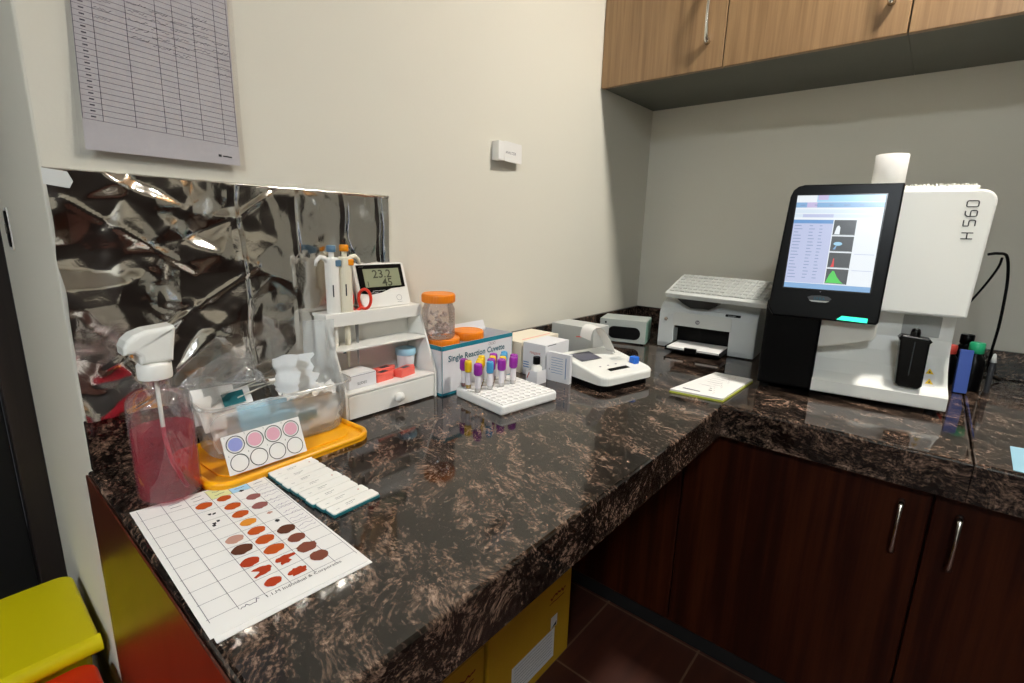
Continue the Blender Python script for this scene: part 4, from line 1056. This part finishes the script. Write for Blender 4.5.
t = thing('narrow_carton', 'narrow dark blue carton leaning in front of the bottles', 'box', (-.30, -1.106, CT), R(-82))
MB().box(-.014, .014, -.004, .012, .006, .124, 'navy', .001, Matrix.Rotation(R(-8), 4, 'X') @ Matrix.Translation((0, 0, -.0045))).build('carton', t)
t = thing('marker_pen', 'grey marker with a pale tip standing among the bottles', 'pen', (-.235, -1.163, CT))
MB().lathe([(.006, 0), (.0065, .002), (.0065, .085)], 'dkgrey', 14).build('barrel', t); MB().lathe([(.0065, .085), (.0075, .086), (.003, .108), (.001, .11)], 'grey_lt', 14).build('tip', t)
tag(MB().prism([(-.085, -.06), (.085, -.065), (.068, .040), (-.080, .047)], 0, .001, mat('light_blue_reflection', '8fb9cc', .5)).build('blue_reflection', None, (-.77, -1.215, CT)), 'light blue reflection built as a flat sheet at the right edge of the counter', 'card')  # pale blue sheet painted in for a reflection on the granite

# ------------------------------------------------------------------ floor level: cartons and bins
def ybox(x0, x1, y0, y1, h, lab):
    t = thing('cardboard_box', lab, 'box', ((x0+x1)/2, (y0+y1)/2, 0)); a, c = (x1-x0)/2, (y1-y0)/2
    b = MB(); b.box(-a, a, -c, c, 0, h, 'carton', .003); X = FRONT(-a, -c-.0004, 0); w = 2*a
    b.rect(0, w, h-.016, h-.012, mat('carton_edge', '9a7416', .7), X, -.0001)
    b.squig(w-.10, w-.03, h-.062, .007, .0045, 'ink_box', X, .0002, 12); b.squig(w-.105, w-.035, h-.078, .002, .003, 'ink_box', X, .0002, 4)
    b.build('carton', t)
    b = MB(); b.rect(w-.26, w-.075, .03, .125, 'paper', X, .0004); b.rect(w-.095, w-.065, .128, .165, 'paper', X, .0004); b.poly([(w-.092, .13), (w-.068, .13), (w-.068, .142)], 'ink_dark', X, .0006)
    for q in range(8): b.squig(w-.25, w-.085, .115-.010*q, .001, .0012, 'ink', X, .0006, 16)
    b.build('shipping_label', t)
ybox(-1.352, -1.004, -.352, -.06, .29, 'mustard cardboard carton with a white shipping label under the counter')
ybox(-1.72, -1.366, -.352, -.06, .285, 'mustard cardboard carton left of the labelled one under the counter')
def bin_(x1, y0, y1, h, m, lab, roll):
    t = thing('waste_bin', lab, 'bin', (x1-.17, (y0+y1)/2, 0)); a, c = .17, (y1-y0)/2
    def tap(co): k = .86+.14*co.z/(h-.03); return Vector((co.x*k, co.y*k, co.z))
    MB().prism(rrect(2*a-.02, 2*c-.02, .03, 5), 0, h-.03, m, 0, None, 2, tap).build('body', t)
    b = MB(); b.prism(rrect(2*a, 2*c, .03, 6, 0, 0, (.006, .03, .03, .006) if roll else None), h-.03, h, m, .006, None, 4); b.build('lid', t)
    if roll:
        b = MB(); N = 30; pr = []
        for i in range(N+1):
            a_ = R(90)+i/N*R(600); rr = .020-.015*i/N; pr.append((-c+.006+rr*math.cos(a_), h-.0203+rr*math.sin(a_)))
        vs = [(x, y, z) for y, z in pr for x in (-a, a-.004)]
        b.add(vs, [(2*i, 2*i+1, 2*i+3, 2*i+2) for i in range(N)], m, Matrix.Translation((.006, 0, 0)), True); b.build('rolled_lip', t)
bin_(-1.953, .128, .40, .41, 'bin_y', 'yellow waste bin with a rolled front lip beside the wall end', True)
bin_(-1.968, -.20, .118, .375, 'bin_r', 'red waste bin in front of the yellow one', False)

# ------------------------------------------------------------------ world, camera, view
w = bpy.data.worlds.new('dim_world'); bpy.context.scene.world = w; w.use_nodes = True
w.node_tree.nodes['Background'].inputs[0].default_value = (.02, .02, .022, 1); w.node_tree.nodes['Background'].inputs[1].default_value = 1
cam = bpy.data.cameras.new('camera'); co = bpy.data.objects.new('camera', cam); COL.objects.link(co)
RM = Matrix(((0.6455255025266907, -0.7632942142039049, 0.02605317927829101), (-0.15042843518927648, -0.1605152299998222, -0.9755030224579572), (0.748777745044662, 0.6257929397979396, -0.2184378287405444)))
r_, d_, f_ = RM[0], RM[1], RM[2]
co.matrix_world = Matrix(((r_[0], -d_[0], -f_[0], -2.072), (r_[1], -d_[1], -f_[1], -1.0), (r_[2], -d_[2], -f_[2], 1.2), (0, 0, 0, 1)))
cam.sensor_width = 36; cam.sensor_fit = 'HORIZONTAL'; cam.lens = 496.07945849856526*36/1024; cam.clip_start = .01
sc = bpy.context.scene; sc.camera = co
sc.view_settings.view_transform = 'Standard'; sc.view_settings.look = 'None'; sc.view_settings.gamma = 1; sc.view_settings.use_curve_mapping = False
sc.view_settings.exposure = 1.75
